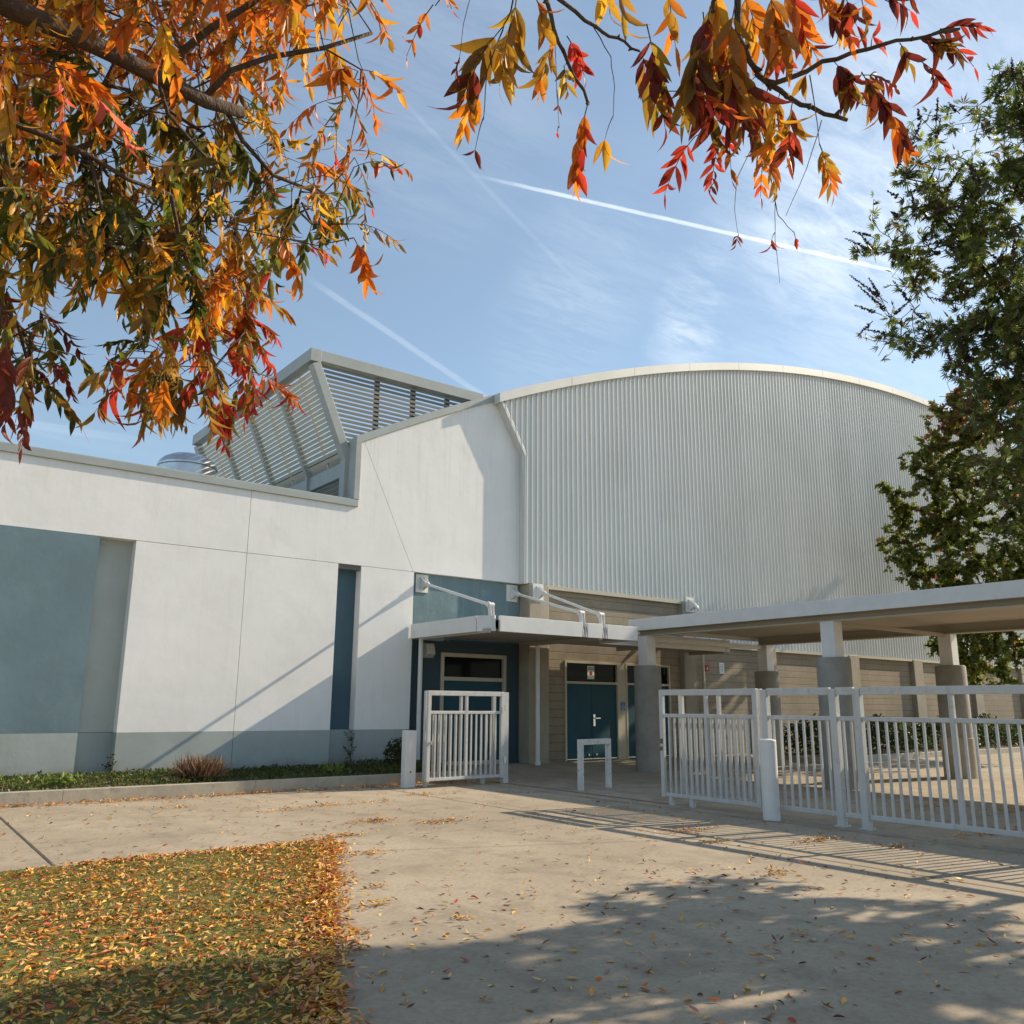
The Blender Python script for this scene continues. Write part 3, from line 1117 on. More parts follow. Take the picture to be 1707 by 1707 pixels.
MY = [Y0, 19.45, 21.5, 23.55, Y1]
m_ = MB()
for i, y in enumerate(MY):
    fr = MB()
    wd = 0.24 if i in (0, 4) else 0.13
    a = np.array((T_[0], T_[1] - 0.05))
    for p, q in (((T_[0] + 0.02, y, T_[1] - 0.19), (K_[0], y, K_[1])), ((K_[0] + 0.003, y + 0.002, K_[1] + 0.03), (K_[0] + 0.003, y + 0.002, 5.56))):
        fr.bar(p, q, wd, 0.2 if i in (0, 4) else 0.16, TRIM, up=(1, 0, 0.4))
    fr.build('post', S, bevel=0.006)
fr = MB()
fr.bar((T_[0], Y0 - 0.12, T_[1] - 0.02), (T_[0], Y1 + 0.1, T_[1] - 0.02), 0.26, 0.30, TRIM)
fr.build('top_beam', S, bevel=0.006)
fr = MB()
fr.bar((K_[0] + 0.05, Y0, K_[1] - 0.2), (K_[0] + 0.05, Y1, K_[1] - 0.2), 0.12, 0.34, TRIM)
fr.build('mid_beam', S, bevel=0.006)
fr = MB()
fr.bar((T_[0] + 0.132, Y0, T_[1] + 0.0), (12.25, Y0, T_[1] + 0.0), 0.22, 0.26, TRIM)
fr.build('top_beam', S, bevel=0.006)
ux, uz = T_[0] - K_[0], T_[1] - K_[1]
ul = math.hypot(ux, uz)
ux, uz = ux / ul, uz / ul
for i in range(4):
    sl = MB()
    ya, yb = MY[i] + 0.06, MY[i + 1] - 0.06
    k = 0.16
    while k < ul - 0.2:
        x, z = K_[0] + ux * k, K_[1] + uz * k
        # flat batten lying in the plane of the screen, its lower lip set a little inwards
        e = np.array((ux, uz)) * 0.041
        nx_, nz_ = uz * 0.012, -ux * 0.012
        q4 = [(x - e[0] + nx_, z - e[1] + nz_), (x + e[0] - nx_, z + e[1] - nz_)]
        sl.add([(q4[0][0], ya, q4[0][1]), (q4[0][0], yb, q4[0][1]), (q4[1][0], yb, q4[1][1]), (q4[1][0], ya, q4[1][1]),
                (q4[0][0] + 0.012, ya, q4[0][1] + 0.005), (q4[0][0] + 0.012, yb, q4[0][1] + 0.005), (q4[1][0] + 0.012, yb, q4[1][1] + 0.005), (q4[1][0] + 0.012, ya, q4[1][1] + 0.005)],
               [(0, 1, 2, 3), (7, 6, 5, 4), (0, 4, 5, 1), (1, 5, 6, 2), (2, 6, 7, 3), (3, 7, 4, 0)], LOUV)
        k += 0.112
    ym = (ya + yb) / 2
    sl.bar((K_[0] + 0.06, ym, K_[1]), (T_[0] + 0.06, ym, T_[1]), 0.05, 0.05, LOUV, up=(1, 0, 0))
    sl.build('slanted_louvre_panel', S)
    # short upright louvres under the kink
    sl = MB()
    z = 5.75
    while z < K_[1] - 0.42:
        sl.add([(K_[0] - 0.03, ya, z - 0.03), (K_[0] - 0.03, yb, z - 0.03), (K_[0] + 0.05, yb, z + 0.03), (K_[0] + 0.05, ya, z + 0.03)], [(0, 1, 2, 3)], LOUV)
        z += 0.112
    sl.build('upright_louvre_panel', S)
sl = MB()
z = 7.25
while z < T_[1] - 0.16:
    xa = sx(z) + 0.1
    xb = CX - math.sqrt(CR * CR - (z + 0.1 - CZ) ** 2)
    if xb > xa + 0.05:
        sl.bar((xa, Y0 + 0.0, z), (xb, Y0 + 0.0, z), 0.02, 0.062, LOUVSHADE)
    z += 0.108
for x in (9.25, 10.25, 11.25):
    sl.box(x - 0.06, x + 0.06, Y0 + 0.065, Y0 + 0.13, arc(x) - 0.2, T_[1] - 0.1, DARK)
sl.build('front_louvre_panel', S)

fan = thing('exhaust_fan', 'round galvanised exhaust fan standing on the low roof', 'fan', (5.9, 20.6, 5.55))
b = MB()
b.lathe((5.9, 20.6), [(0.42, 5.55), (0.42, 6.45), (0.62, 6.5), (0.66, 6.52), (0.66, 6.98), (0.69, 7.0), (0.69, 7.04)], GALV, 48)
b.build('drum', fan, smooth=True)
b = MB()
b.lathe((5.9, 20.6), [(0.68, 7.042), (0.66, 7.10), (0.58, 7.20), (0.42, 7.29), (0.2, 7.335), (0.02, 7.345)], GALV, 48)
b.build('cap', fan, smooth=True)

# ------------------------------------------------------------------ entrance canopy
C = thing('entrance_canopy', 'white steel entrance canopy hung from tie rods over the school doors', 'canopy', (14.5, 15.5, 2.95))
zf0, zf1, yf = 2.965, 3.285, 14.04
f = MB()
segs = [(10.43, 12.66), (12.82, 13.25), (13.41, 14.30)]
f.bar((10.12, YW - 0.02, (zf0 + zf1) / 2), (10.12, 14.42, (zf0 + zf1) / 2), 0.06, zf1 - zf0, STEEL)
f.bar((10.12, 14.40, (zf0 + zf1) / 2), (10.33, 14.08, (zf0 + zf1) / 2), 0.06, zf1 - zf0, STEEL)
for a, b_ in segs:
    f.box(a, b_, yf, yf + 0.06, zf0, zf1, STEEL)
f.box(14.30, 14.36, yf + 0.001, 15.26, zf0, zf1, STEEL)
f.box(14.36, 19.1, 15.26, 15.32, zf0, zf1, STEEL)
f.box(19.1, 19.16, 15.261, 16.6, zf0, zf1, STEEL)
f.build('fascia', C, bevel=0.005)
f = MB()
f.add([(10.15, 16.63, 3.2), (10.15, 14.42, 3.2), (10.36, 14.1, 3.2), (14.30, 14.1, 3.2), (14.30, 15.32, 3.2), (19.1, 15.32, 3.2), (19.1, 16.63, 3.2)], [(0, 1, 2, 3, 4, 5, 6)], ROOFM)
f.add([(10.15, 16.63, 3.02), (10.15, 14.42, 3.02), (10.36, 14.1, 3.02), (14.30, 14.1, 3.02), (14.30, 15.32, 3.02), (19.1, 15.32, 3.02), (19.1, 16.63, 3.02)], [(0, 1, 2, 3, 4, 5, 6)], SOFFIT)
f.add([(10.16, 16.66, 3.022), (13.3, 16.66, 3.022), (13.3, 17.1, 3.022), (10.16, 17.1, 3.022)], [(0, 1, 2, 3)], SOFFIT)
f.build('roof_deck', C, normals=False)
for x in (10.21, 13.28, 16.2, 19.04):
    f = MB()
    f.box(x - 0.05, x + 0.05, 14.12 if x < 15 else 15.33, 16.6, 2.93, 3.018, SOFFIT)
    f.build('soffit_beam', C, bevel=0.004)
for i, (xb, xp, yp, zp) in enumerate(((10.30, 10.42, YB, 4.25), (12.74, 13.06, YB, 4.24), (13.33, 13.58, 16.72, 4.27), (19.0, 19.25, 16.72, 4.38))):
    r = MB()
    yb_ = 14.2 if i == 0 else (14.16 if i < 3 else 15.36)
    zb_ = 3.50
    a = np.array((xb, yb_, zb_))
    e = np.array((xp, yp - 0.2, zp - 0.02))
    r.tube([a, e], 0.032, STEEL, 12)
    for q, s in ((a, 1), (e, -1)):
        dd = nrm(e - a) * s
        r.tube([q - dd * 0.02, q + dd * 0.10, q + dd * 0.16], [0.058, 0.058, 0.034], STEEL, 12)
    rod = r.build('tie_rod', C, smooth=True)
    p = MB()
    p.box(xp - 0.17, xp + 0.17, yp - 0.025, yp - 0.001, zp - 0.20, zp + 0.22, STEEL)
    for s in (-0.05, 0.05):
        p.prism([(0, 0)], 0, 0, STEEL) if False else None
        vs = [(xp + s - 0.008, yp - 0.025, zp + 0.17), (xp + s - 0.008, yp - 0.025, zp - 0.15), (xp + s - 0.008, yp - 0.24, zp - 0.07), (xp + s - 0.008, yp - 0.24, zp + 0.03)]
        vs += [(v[0] + 0.016, v[1], v[2]) for v in vs]
        p.add(vs, [(0, 1, 2, 3), (7, 6, 5, 4), (0, 4, 5, 1), (1, 5, 6, 2), (2, 6, 7, 3), (3, 7, 4, 0)], STEEL)
    p.build('wall_plate', rod, bevel=0.004)
    p = MB()
    for s in (-0.046, 0.032):
        vs = [(xb + s, yb_ - 0.125, 2.97), (xb + s, yb_ - 0.04, 2.97), (xb + s, yb_ + 0.05, 3.5), (xb + s, yb_ + 0.03, 3.55), (xb + s, yb_ - 0.03, 3.55), (xb + s, yb_ - 0.05, 3.5)]
        vs += [(v[0] + 0.016, v[1], v[2]) for v in vs]
        n6 = 6
        p.add(vs, [tuple(range(6)), tuple(range(11, 5, -1))] + [(k, k + 6, (k + 1) % 6 + 6, (k + 1) % 6) for k in range(6)], STEEL)
    p.tube([(xb - 0.066, yb_, zb_), (xb + 0.066, yb_, zb_)], 0.056, STEEL, 16)
    p.tube([(xb - 0.08, yb_, zb_), (xb + 0.08, yb_, zb_)], 0.028, CHROME, 8)
    p.build('clevis_bracket', rod, bevel=0.003)
for (x, y) in ((10.32, 16.9), (13.36, 16.45)):
    p = MB()
    p.tube([(x, y, 0.14), (x, y, 3.01)], 0.052, STEEL, 14)
    p.tube([(x, y, 0.13), (x, y, 0.20)], 0.07, STEEL, 14)
    p.build('downpipe', C, smooth=True)

# ------------------------------------------------------------------ covered walkway
K = thing('covered_walkway', 'flat white covered walkway on round concrete columns behind the fence', 'walkway', (15.5, 10, 0))
zx0, zx1 = 3.30, 3.585
XA, XB, YE, YS = 15.2, 20.6, 15.18, -5.4
f = MB()
f.box(XA, XA + 0.05, YS, YE, zx0, zx1, STEEL)
f.box(XB - 0.05, XB, YS, YE, zx0, zx1, STEEL)
f.box(XA + 0.05, XB - 0.05, YE - 0.05, YE, zx0, zx1, STEEL)
f.box(XA + 0.05, XB - 0.05, YS, YS + 0.05, zx0, zx1, STEEL)
f.build('fascia', K, bevel=0.006)
f = MB()
f.box(XA + 0.05, XB - 0.05, YS + 0.05, YE - 0.05, 3.40, 3.55, SOFFIT)
f.build('roof_deck', K)
CXA, CXB = 15.52, 20.2
for x in (CXA, CXB):
    f = MB()
    f.box(x - 0.09, x + 0.09, YS + 0.1, YE - 0.1, 3.38, 3.397, SOFFIT)
    f.box(x - 0.02, x + 0.02, YS + 0.1, YE - 0.1, 3.205, 3.38, SOFFIT)
    f.box(x - 0.10, x + 0.10, YS + 0.1, YE - 0.1, 3.18, 3.205, CREAM)
    f.build('edge_beam', K)
for y in (14.88, 9.84, 4.8, -0.24, -5.0):
    f = MB()
    f.box(CXA + 0.16, CXB - 0.16, y - 0.035, y + 0.035, 3.06 if y > 14 else 3.12, 3.17 if y > 14 else 3.20, STEEL if y > 14 else SOFFIT)
    f.build('cross_beam', K, bevel=0.004)
    for x in (CXA, CXB):
        p = MB()
        p.lathe((x, y), [(0.33, -0.05), (0.33, 0.6), (0.325, 2.44), (0.30, 2.47)], CONC, 40)
        cc = p.build('column', K, smooth=True)
        s = MB()
        s.box(x - 0.15, x + 0.15, y - 0.15, y + 0.15, 2.47, 3.179, STEEL)
        s.build('steel_stub', cc, bevel=0.008)
        if x == CXB:
            s = MB()
            s.lathe((x, y), [(0.345, -0.05), (0.345, 0.86), (0.331, 0.87)], PILAST, 40)
            s.build('base_sleeve', cc, smooth=True)

# ------------------------------------------------------------------ gates, fence, bollards
ZB, ZM, ZT = 0.15, 1.365, 1.77


def leaf_gate(name, label, p0, p1, nb, group=None, mid=True, hinge_post=None, z0=0.0, mat=GATE):
    """one gate leaf from p0 to p1 (x,y): frame, rails, balusters"""
    a, b_ = np.array(p0, float), np.array(p1, float)
    L = np.linalg.norm(b_ - a)
    t = (b_ - a) / L
    o = thing(name, label, 'gate', (a[0], a[1], z0), group)
    P = lambda s, z: (a[0] + t[0] * s, a[1] + t[1] * s, z)
    sw = 0.075
    # bottom rail rises with the pavement a little
    for s in (sw / 2, L - sw / 2):
        q = MB()
        q.bar(P(s, ZB - 0.04), P(s, ZT), sw, 0.06, mat, up=(t[0], t[1], 0) if False else (-t[1], t[0], 0))
        q.build('stile', o, bevel=0.006)
    if mid:
        q = MB()
        q.bar(P(L / 2, ZB + 0.02), P(L / 2, ZT - 0.09), 0.055, 0.05, mat, up=(-t[1], t[0], 0))
        q.build('stile', o, bevel=0.005)
    q = MB()
    q.bar(P(sw, ZT - 0.045), P(L - sw, ZT - 0.045), 0.06, 0.09, mat)
    q.build('top_rail', o, bevel=0.006)
    q = MB()
    q.bar(P(sw, ZM), P(L - sw, ZM), 0.045, 0.055, mat)
    q.build('middle_rail', o, bevel=0.005)
    q = MB()
    q.bar(P(sw, ZB), P(L - sw, ZB), 0.045, 0.055, mat)
    q.build('bottom_rail', o, bevel=0.005)
    for i in range(nb):
        s = sw + (L - 2 * sw) * (i + 1) / (nb + 1)
        if mid and abs(s - L / 2) < 0.05:
            continue
        q = MB()
        q.bar(P(s, ZB + 0.027), P(s, ZM - 0.027), 0.028, 0.028, mat, up=(-t[1], t[0], 0))
        q.build('baluster', o)
    if hinge_post is not None:
        for s in hinge_post:
            q = MB()
            q.bar(P(s, -0.02), P(s, ZB - 0.03), 0.07, 0.07, mat)
            q.build('foot', o)
    return o


gl = leaf_gate('entrance_gate', 'white barred gate leaf swung open in front of the blue bay, nearest of its pair', (8.84, 14.18), (10.66, 14.22), 13, 'entrance gate leaves')
lk = MB()
lk.box(8.895, 8.925, 14.10, 14.145, 0.78, 0.84, CHROME)
lk.build('latch', gl)
leaf_gate('entrance_gate', 'white barred gate leaf folded flat behind the open left-hand gate', (8.93, 14.42), (10.62, 14.44), 11, 'entrance gate leaves', hinge_post=(0.06, 1.4))
for gx_, gy_, lab_ in ((10.67, 14.16, gl),):
    for z in (0.45, 1.45):
        q = MB()
        q.tube([(gx_, gy_, z - 0.06), (gx_, gy_, z + 0.06)], 0.018, CHROME, 10)
        q.build('hinge', lab_, smooth=True)
gr = leaf_gate('entrance_gate', 'white barred gate leaf with chipped end folded back along the right-hand fence', (10.62, 9.92), (10.60, 8.0), 15, 'entrance gate leaves', hinge_post=(0.2, 0.62))
lk = MB()
lk.box(10.555, 10.585, 9.86, 9.90, 0.93, 1.0, DARK)
lk.box(10.553, 10.586, 9.865, 9.90, 0.82, 0.88, DARK)
lk.build('latch', gr)
for z in (0.45, 1.45):
    q = MB()
    q.tube([(10.55, 7.955, z - 0.06), (10.55, 7.955, z + 0.06)], 0.018, CHROME, 10)
    q.build('hinge', gr, smooth=True)
leaf_gate('entrance_gate', 'white barred gate leaf tucked behind the folded right-hand gate', (10.86, 9.72), (10.84, 8.1), 12, 'entrance gate leaves')


def post(x, y, w=0.1, z1=1.80, z0=-0.02, par=None, name='post', mat=GATE):
    q = MB()
    q.box(x - w / 2, x + w / 2, y - w / 2, y + w / 2, z0, z1, mat)
    return q.build(name, par, bevel=0.007)


hp = thing('gate_post', 'square white hinge post at the inner end of the open left gates', 'post', (10.72, 14.3, 0))
q = MB()
q.box(10.68, 10.80, 14.22, 14.34, -0.02, 1.76, GATE)
q.build('shaft', hp, bevel=0.008)
F = thing('railing_fence', 'white barred steel fence along the covered walkway', 'fence', (10.6, 5, 0))
PY_ = [7.86, 6.76, 6.41, 3.85, 1.3, -1.25, -3.8]
for y in PY_:
    post(10.6, y, 0.10, 1.75, par=F)
    q = MB()
    q.box(10.52, 10.68, y - 0.08, y + 0.08, 0.0, 0.012, GATE)
    for sx_ in (-0.062, 0.062):
        q.tube([(10.6 + sx_, y - 0.06, 0.012), (10.6 + sx_, y - 0.06, 0.028)], 0.009, CHROME, 8)
    q.build('base_plate', F)
for y0, y1 in zip(PY_[:-1], PY_[1:]):
    for z, h in ((ZT - 0.05, 0.10), (ZM, 0.055), (ZB, 0.06)):
        q = MB()
        if z == ZT - 0.05:
            q.box(10.57, 10.63, y1 + 0.05, y0 - 0.05, z - h / 2, z + h / 2, GATE)
        else:
            q.box(10.578, 10.622, y1 + 0.05, y0 - 0.05, z - h / 2, z + h / 2, GATE)
        q.build('rail', F, bevel=0.006)
    L = y0 - y1
    nb = max(1, round(L / 0.122) - 1)
    for i in range(nb):
        y = y1 + L * (i + 1) / (nb + 1)
        if L > 2 and i == nb // 2:
            q = MB()
            q.box(10.57, 10.625, y - 0.03, y + 0.03, ZB - 0.03, ZT - 0.101, GATE)
            q.build('middle_post', F, bevel=0.005)
            continue
        q = MB()
        q.box(10.586, 10.614, y - 0.014, y + 0.014, ZB + 0.03, ZM - 0.0275, GATE)
        q.build('baluster', F)

bo = thing('bollard', 'square white steel bollard in front of the planter kerb', 'bollard', (8.67, 14.53, 0))
q = MB()
q.box(8.56, 8.79, 14.44, 14.60, -0.02, 1.03, STEEL)
q.build('shaft', bo, bevel=0.008)
q = MB()
q.tube([(8.675, 14.435, 0.28), (8.675, 14.4395, 0.28)], 0.018, DARK, 10)
q.build('bolt_hole', bo)
bo = thing('bollard', 'round white steel bollard standing before the right-hand fence', 'bollard', (10.36, 7.68, 0))
q = MB()
q.lathe((10.36, 7.68), [(0.115, -0.02), (0.115, 1.05)], STEEL, 40)
q.build('shaft', bo, smooth=True)
q = MB()
q.lathe((10.36, 7.68), [(0.113, 1.0505), (0.108, 1.062), (0.06, 1.074), (0.003, 1.078)], STEEL, 40)
q.build('cap', bo, smooth=True)
hl = thing('barrier_hoop', 'small chipped white steel hoop barrier standing in the gateway', 'barrier', (11.4, 12.35, 0))
q = MB()
for x, y in ((11.0, 12.29), (11.84, 12.44)):
    q.bar((x, y, -0.02), (x, y, 0.80), 0.1, 0.08, FLAKE, up=(-0.17, 0.98, 0))
q.bar((10.951, 12.281, 0.85), (11.889, 12.449, 0.85), 0.081, 0.101, FLAKE)
q.build('frame', hl, bevel=0.006)

# ------------------------------------------------------------------ vegetation helpers
PAL = {'O': (0.50, 0.15, 0.014), 'Y': (0.54, 0.28, 0.025), 'R': (0.42, 0.045, 0.022), 'D': (0.17, 0.028, 0.014), 'B': (0.27, 0.14, 0.02),
       'G': (0.14, 0.145, 0.02), 'K': (0.065, 0.08, 0.015), 'P': (0.42, 0.10, 0.06)}


def pal(k, j=0.22):
    c = np.array(PAL[k]) * (1 + rng.normal() * j)
    c = c * (1 + rng.normal(size=3) * 0.08)
    return np.clip(c, 0.004, 0.8)


def grow(init, targets, step=0.12, sag=0.0, wob=0.02):
    """init: list of polylines (list of points, first one may start anywhere). targets: Nx3. Returns nodes, parent, tips."""
    nodes, par = [], []
    for pl in init:
        pl = [np.array(p, float) for p in pl]
        prev = -1
        if nodes:
            d = np.linalg.norm(np.array(nodes) - pl[0], axis=1)
            if d.min() < 0.35:
                prev = int(d.argmin())
        for a, b_ in zip(pl[:-1], pl[1:]):
            k = max(1, int(np.linalg.norm(b_ - a) / step))
            for i in range(k):
                nodes.append(a + (b_ - a) * i / k)
                par.append(prev)
                prev = len(nodes) - 1
        nodes.append(pl[-1])
        par.append(prev)
    NA = np.zeros((20000, 3))
    cnt = len(nodes)
    NA[:cnt] = nodes
    T = np.array(targets, float)
    d0 = np.array([np.min(np.linalg.norm(NA[:cnt] - t, axis=1)) for t in T])
    tips = {}
    for i in np.argsort(d0):
        t = T[i]
        d = np.linalg.norm(NA[:cnt] - t, axis=1)
        j = int(d.argmin())
        k = max(1, int(d[j] / step))
        prev = j
        a = NA[j].copy()
        off = rv() * d[j] * wob * 4
        for q in range(1, k + 1):
            s = q / k
            p = a + (t - a) * s + off * math.sin(math.pi * s)
            p[2] += sag * d[j] * math.sin(math.pi * s)
            NA[cnt] = p
            par.append(prev)
            prev = cnt
            cnt += 1
        tips[int(i)] = prev
    return NA[:cnt].copy(), par, tips


def skeleton_mesh(nodes, par, r_tip, power, mat, mb, rmin=None, fixed=None, sides=6):
    n = len(nodes)
    acc = np.zeros(n)
    kids = [[] for _ in range(n)]
    for i, p in enumerate(par):
        if p >= 0:
            kids[p].append(i)
    order = []
    st = [i for i, p in enumerate(par) if p < 0]
    while st:
        i = st.pop()
        order.append(i)
        st += kids[i]
    for i in reversed(order):
        acc[i] = sum(acc[k] for k in kids[i]) if kids[i] else r_tip ** power
    rad = acc ** (1 / power)
    if fixed is not None:
        rad = np.maximum(rad, fixed[:n]) if len(fixed) >= n else rad
    done = set()
    for i in order:
        if i in done:
            continue
        chain = [i]
        done.add(i)
        rr = []
        cur = i
        while kids[cur]:
            nx_ = max(kids[cur], key=lambda k: acc[k])
            if nx_ in done:
                break
            chain.append(nx_)
            done.add(nx_)
            cur = nx_
        pts = [nodes[k] for k in chain]
        rs = [rad[k] for k in chain]
        if par[i] >= 0:
            pts = [nodes[par[i]]] + pts
            rs = [min(rad[par[i]], rs[0] * 1.25)] + rs
        if len(pts) > 1:
            big = max(rs)
            mb.tube(pts, [float(x) for x in rs], mat, 10 if big > 0.03 else (6 if big > 0.008 else 4), caps=False)
    return rad


def compound(lv, st, base, tip, n, ll, key, droop=0.55, spread=0.6, key2=None, curl=0.35, side=None):
    """pinnate leaf: rachis from base to tip, n pairs of lance-shaped leaflets plus an end one"""
    base, tip = np.array(base, float), np.array(tip, float)
    v = tip - base
    L = np.linalg.norm(v)
    h = rv() if side is None else np.array(side, float)
    pts = []
    for i in range(7):
        s = i / 6
        p = base + v * s
        p[2] += 0.12 * L * math.sin(math.pi * s)
        pts.append(p)
    st.tube(pts, [0.0016 * (1 - 0.6 * i / 6) for i in range(7)], TWIG, 4, caps=False)
    cbase = pal(key)
    for k in range(n + 1):
        s = 0.22 + 0.78 * k / n if n > 1 else 1.0
        i = min(5, int(s * 6))
        p = pts[i] + (pts[i + 1] - pts[i]) * (s * 6 - i)
        T = nrm(pts[i + 1] - pts[i])
        Sd = np.cross(T, h)
        if np.linalg.norm(Sd) < 0.1:
            Sd = np.cross(T, rv())
        Sd = nrm(Sd)
        fac = 0.7 + 0.45 * math.sin(math.pi * min(1, s * 0.85 + 0.05))
        for sg in ((-1, 1) if k < n else (0,)):
            if sg != 0 and rng.random() < 0.06:
                continue
            d = T * (0.65 if sg else 1.0) + Sd * sg * spread + np.array((0, 0, -droop)) + rv() * 0.22
            d = nrm(d)
            nn = nrm(np.cross(d, Sd if sg else h) + rv() * 0.5)
            c = pal(key2, 0.2) if (key2 and rng.random() < s * 0.75) else np.clip(cbase * (1 + rng.normal() * 0.15), 0.004, 0.8)
            l = ll * fac * (1 + rng.normal() * 0.1)
            lv.add(p, d, nn, l, l * rng.uniform(0.21, 0.31), c, curl=rng.normal() * curl, fold=rng.uniform(0.0, 0.55))


# ------------------------------------------------------------------ autumn tree over the left of the view
LT = thing('autumn_tree', 'autumn tree whose orange and olive leaves hang over the upper left', 'tree', (-2.2, 2.1, 0), 'autumn trees overhanging the view')
main = [U(-120, -70, 2.75), U(20, 15, 2.75), U(110, 52, 2.8), U(205, 98, 2.85), U(285, 140, 2.9), U(345, 170, 2.95), U(405, 188, 3.0)]
trunk = [(-2.2, 2.1, -0.1), (-2.22, 2.12, 0.9), (-2.12, 2.1, 1.9), (-1.75, 2.15, 2.7), (-1.1, 2.25, 3.2), (-0.4, 2.3, 3.45)] + [main[0]]
subs = [
    [U(285, 138, 2.9), U(305, 85, 2.85), U(350, 48, 2.8), U(425, 2, 2.75), U(480, -60, 2.7)],
    [U(338, 165, 2.95), U(385, 118, 2.95), U(450, 95, 2.95), U(540, 80, 3.0), U(620, 55, 3.05)],
    [U(262, 130, 2.88), U(280, 190, 2.85), U(330, 248, 2.85), U(380, 300, 2.9)],
    [U(378, 185, 2.98), U(405, 235, 3.0), U(455, 292, 3.0), U(530, 322, 3.05)],
    [U(-90, 160, 2.6), U(20, 205, 2.6), U(80, 228, 2.6), U(150, 260, 2.62), U(215, 300, 2.65), U(285, 325, 2.7)],
    [U(-60, 265, 3.1), U(60, 275, 3.1), U(150, 240, 3.15), U(215, 205, 3.2), U(285, 165, 3.2)],
    [U(285, 325, 2.7), U(300, 400, 2.75), U(330, 480, 2.85), U(345, 570, 2.95), U(370, 650, 3.0)],
    [U(-100, 420, 2.7), U(-20, 480, 2.7), U(30, 540, 2.75), U(45, 600, 2.8)],
    [U(150, 260, 2.62), U(170, 350, 2.7), U(215, 450, 2.8), U(260, 540, 2.9)],
]
limb2 = [np.array((-1.1, 2.25, 3.2)), np.array((-0.6, 2.2, 3.0)), U(-140, 130, 2.6), U(-90, 160, 2.6)]
limb3 = [np.array((-1.75, 2.15, 2.7)), np.array((-0.9, 2.3, 2.7)), U(-160, 380, 2.7), U(-100, 420, 2.7)]
limb4 = [np.array((-1.1, 2.25, 3.2)), np.array((-0.5, 2.6, 3.2)), U(-120, 250, 3.1), U(-60, 265, 3.1)]
POLY_A = [(-60, -90), (668, -90), (664, 40), (610, 140), (640, 200), (632, 290), (598, 318), (618, 370), (590, 455), (540, 415), (500, 430),
          (455, 490), (425, 545), (415, 610), (432, 680), (400, 705), (345, 715), (325, 725), (300, 690), (225, 675), (210, 640), (250, 600),
          (215, 560), (240, 520), (150, 455), (105, 490), (40, 460), (15, 410), (-60, 380)]
HOLE = [(425, 165), (452, 150), (545, 165), (540, 255), (560, 300), (480, 285)]
POLY_B = [(-60, 480), (50, 515), (120, 560), (105, 630), (60, 630), (55, 685), (-60, 640)]
VIS = []
for pl_ in ([(20, 15), (110, 52), (205, 98), (285, 140), (345, 170), (405, 188)], [(285, 138), (305, 85), (350, 48), (425, 2)], [(338, 165), (385, 118), (450, 95), (540, 80), (600, 60)], [(378, 185), (405, 235), (455, 292)], [(80, 228), (150, 260), (215, 300), (285, 325)]):
    for (xa_, ya_), (xb_, yb_) in zip(pl_[:-1], pl_[1:]):
        for q in range(8):
            VIS.append((xa_ + (xb_ - xa_) * q / 8, ya_ + (yb_ - ya_) * q / 8))
VIS = np.array(VIS)
tg, meta = [], []
while len(tg) < 700:
    x, y = rng.uniform(-60, 612), rng.uniform(-90, 735)
    a = in_poly(x, y, POLY_A) and not in_poly(x, y, HOLE)
    b_ = in_poly(x, y, POLY_B)
    if not (a or b_):
        continue
    if a and x > 430 and y < 330 and rng.random() < 0.35:
        continue
    if (x > 430 or y > 620) and rng.random() < 0.25:
        continue
    # leaves hang below their stalk, so the stalk starts higher
    near_limb = min(float(np.min(np.hypot(VIS[:, 0] - x, VIS[:, 1] - (y - 20)))), 999)
    dist = rng.uniform(2.45, 3.5)
    if near_limb < 42:
        if rng.random() < 0.45:
            continue
        dist = rng.uniform(3.15, 3.7)
    elif near_limb < 70 and dist < 2.95:
        dist += 0.5
    tg.append(U(x + rng.normal() * 6, y - 38, dist))
    meta.append((x, y))
nodes, par, tips = grow([trunk + main[1:]] + [limb2, limb3, limb4] + subs, tg, 0.09, 0.02, 0.03)
fixed = np.zeros(len(nodes))
nmain = 0
mb = MB()
# visible thick limb radii
A_ = np.array(main)
for i, p in enumerate(nodes):
    d = np.linalg.norm(A_ - p, axis=1)
    if i < 120:
        s = np.linalg.norm(p - np.array((-2.2, 2.1, 0)))
        fixed[i] = max(0.021, 0.15 - 0.030 * s) if np.min(d) < 0.3 or i < 60 else 0
skeleton_mesh(nodes, par, 0.0016, 2.35, BARK, mb, fixed=None)
mb2 = MB()
tp = trunk + main[1:]
for pl_, r_ in zip(subs, [.013, .010, .006, .008, .009, .012, .006, .007, .005]):
    k_ = len(pl_)
    mb.tube(pl_, [r_ * (1 - 0.55 * i / k_) for i in range(k_)], BARK, 8)
rads = [0.17, 0.15, 0.13, 0.11, 0.085, 0.056, 0.033, 0.027, 0.025, 0.0235, 0.022, 0.020, 0.017]
mb.tube(tp, rads, BARK, 14)
o = mb.build('trunk', LT, smooth=False, normals=False)
o.data.polygons.foreach_set('use_smooth', [True] * len(o.data.polygons))
lv, st = Leaves(), MB()
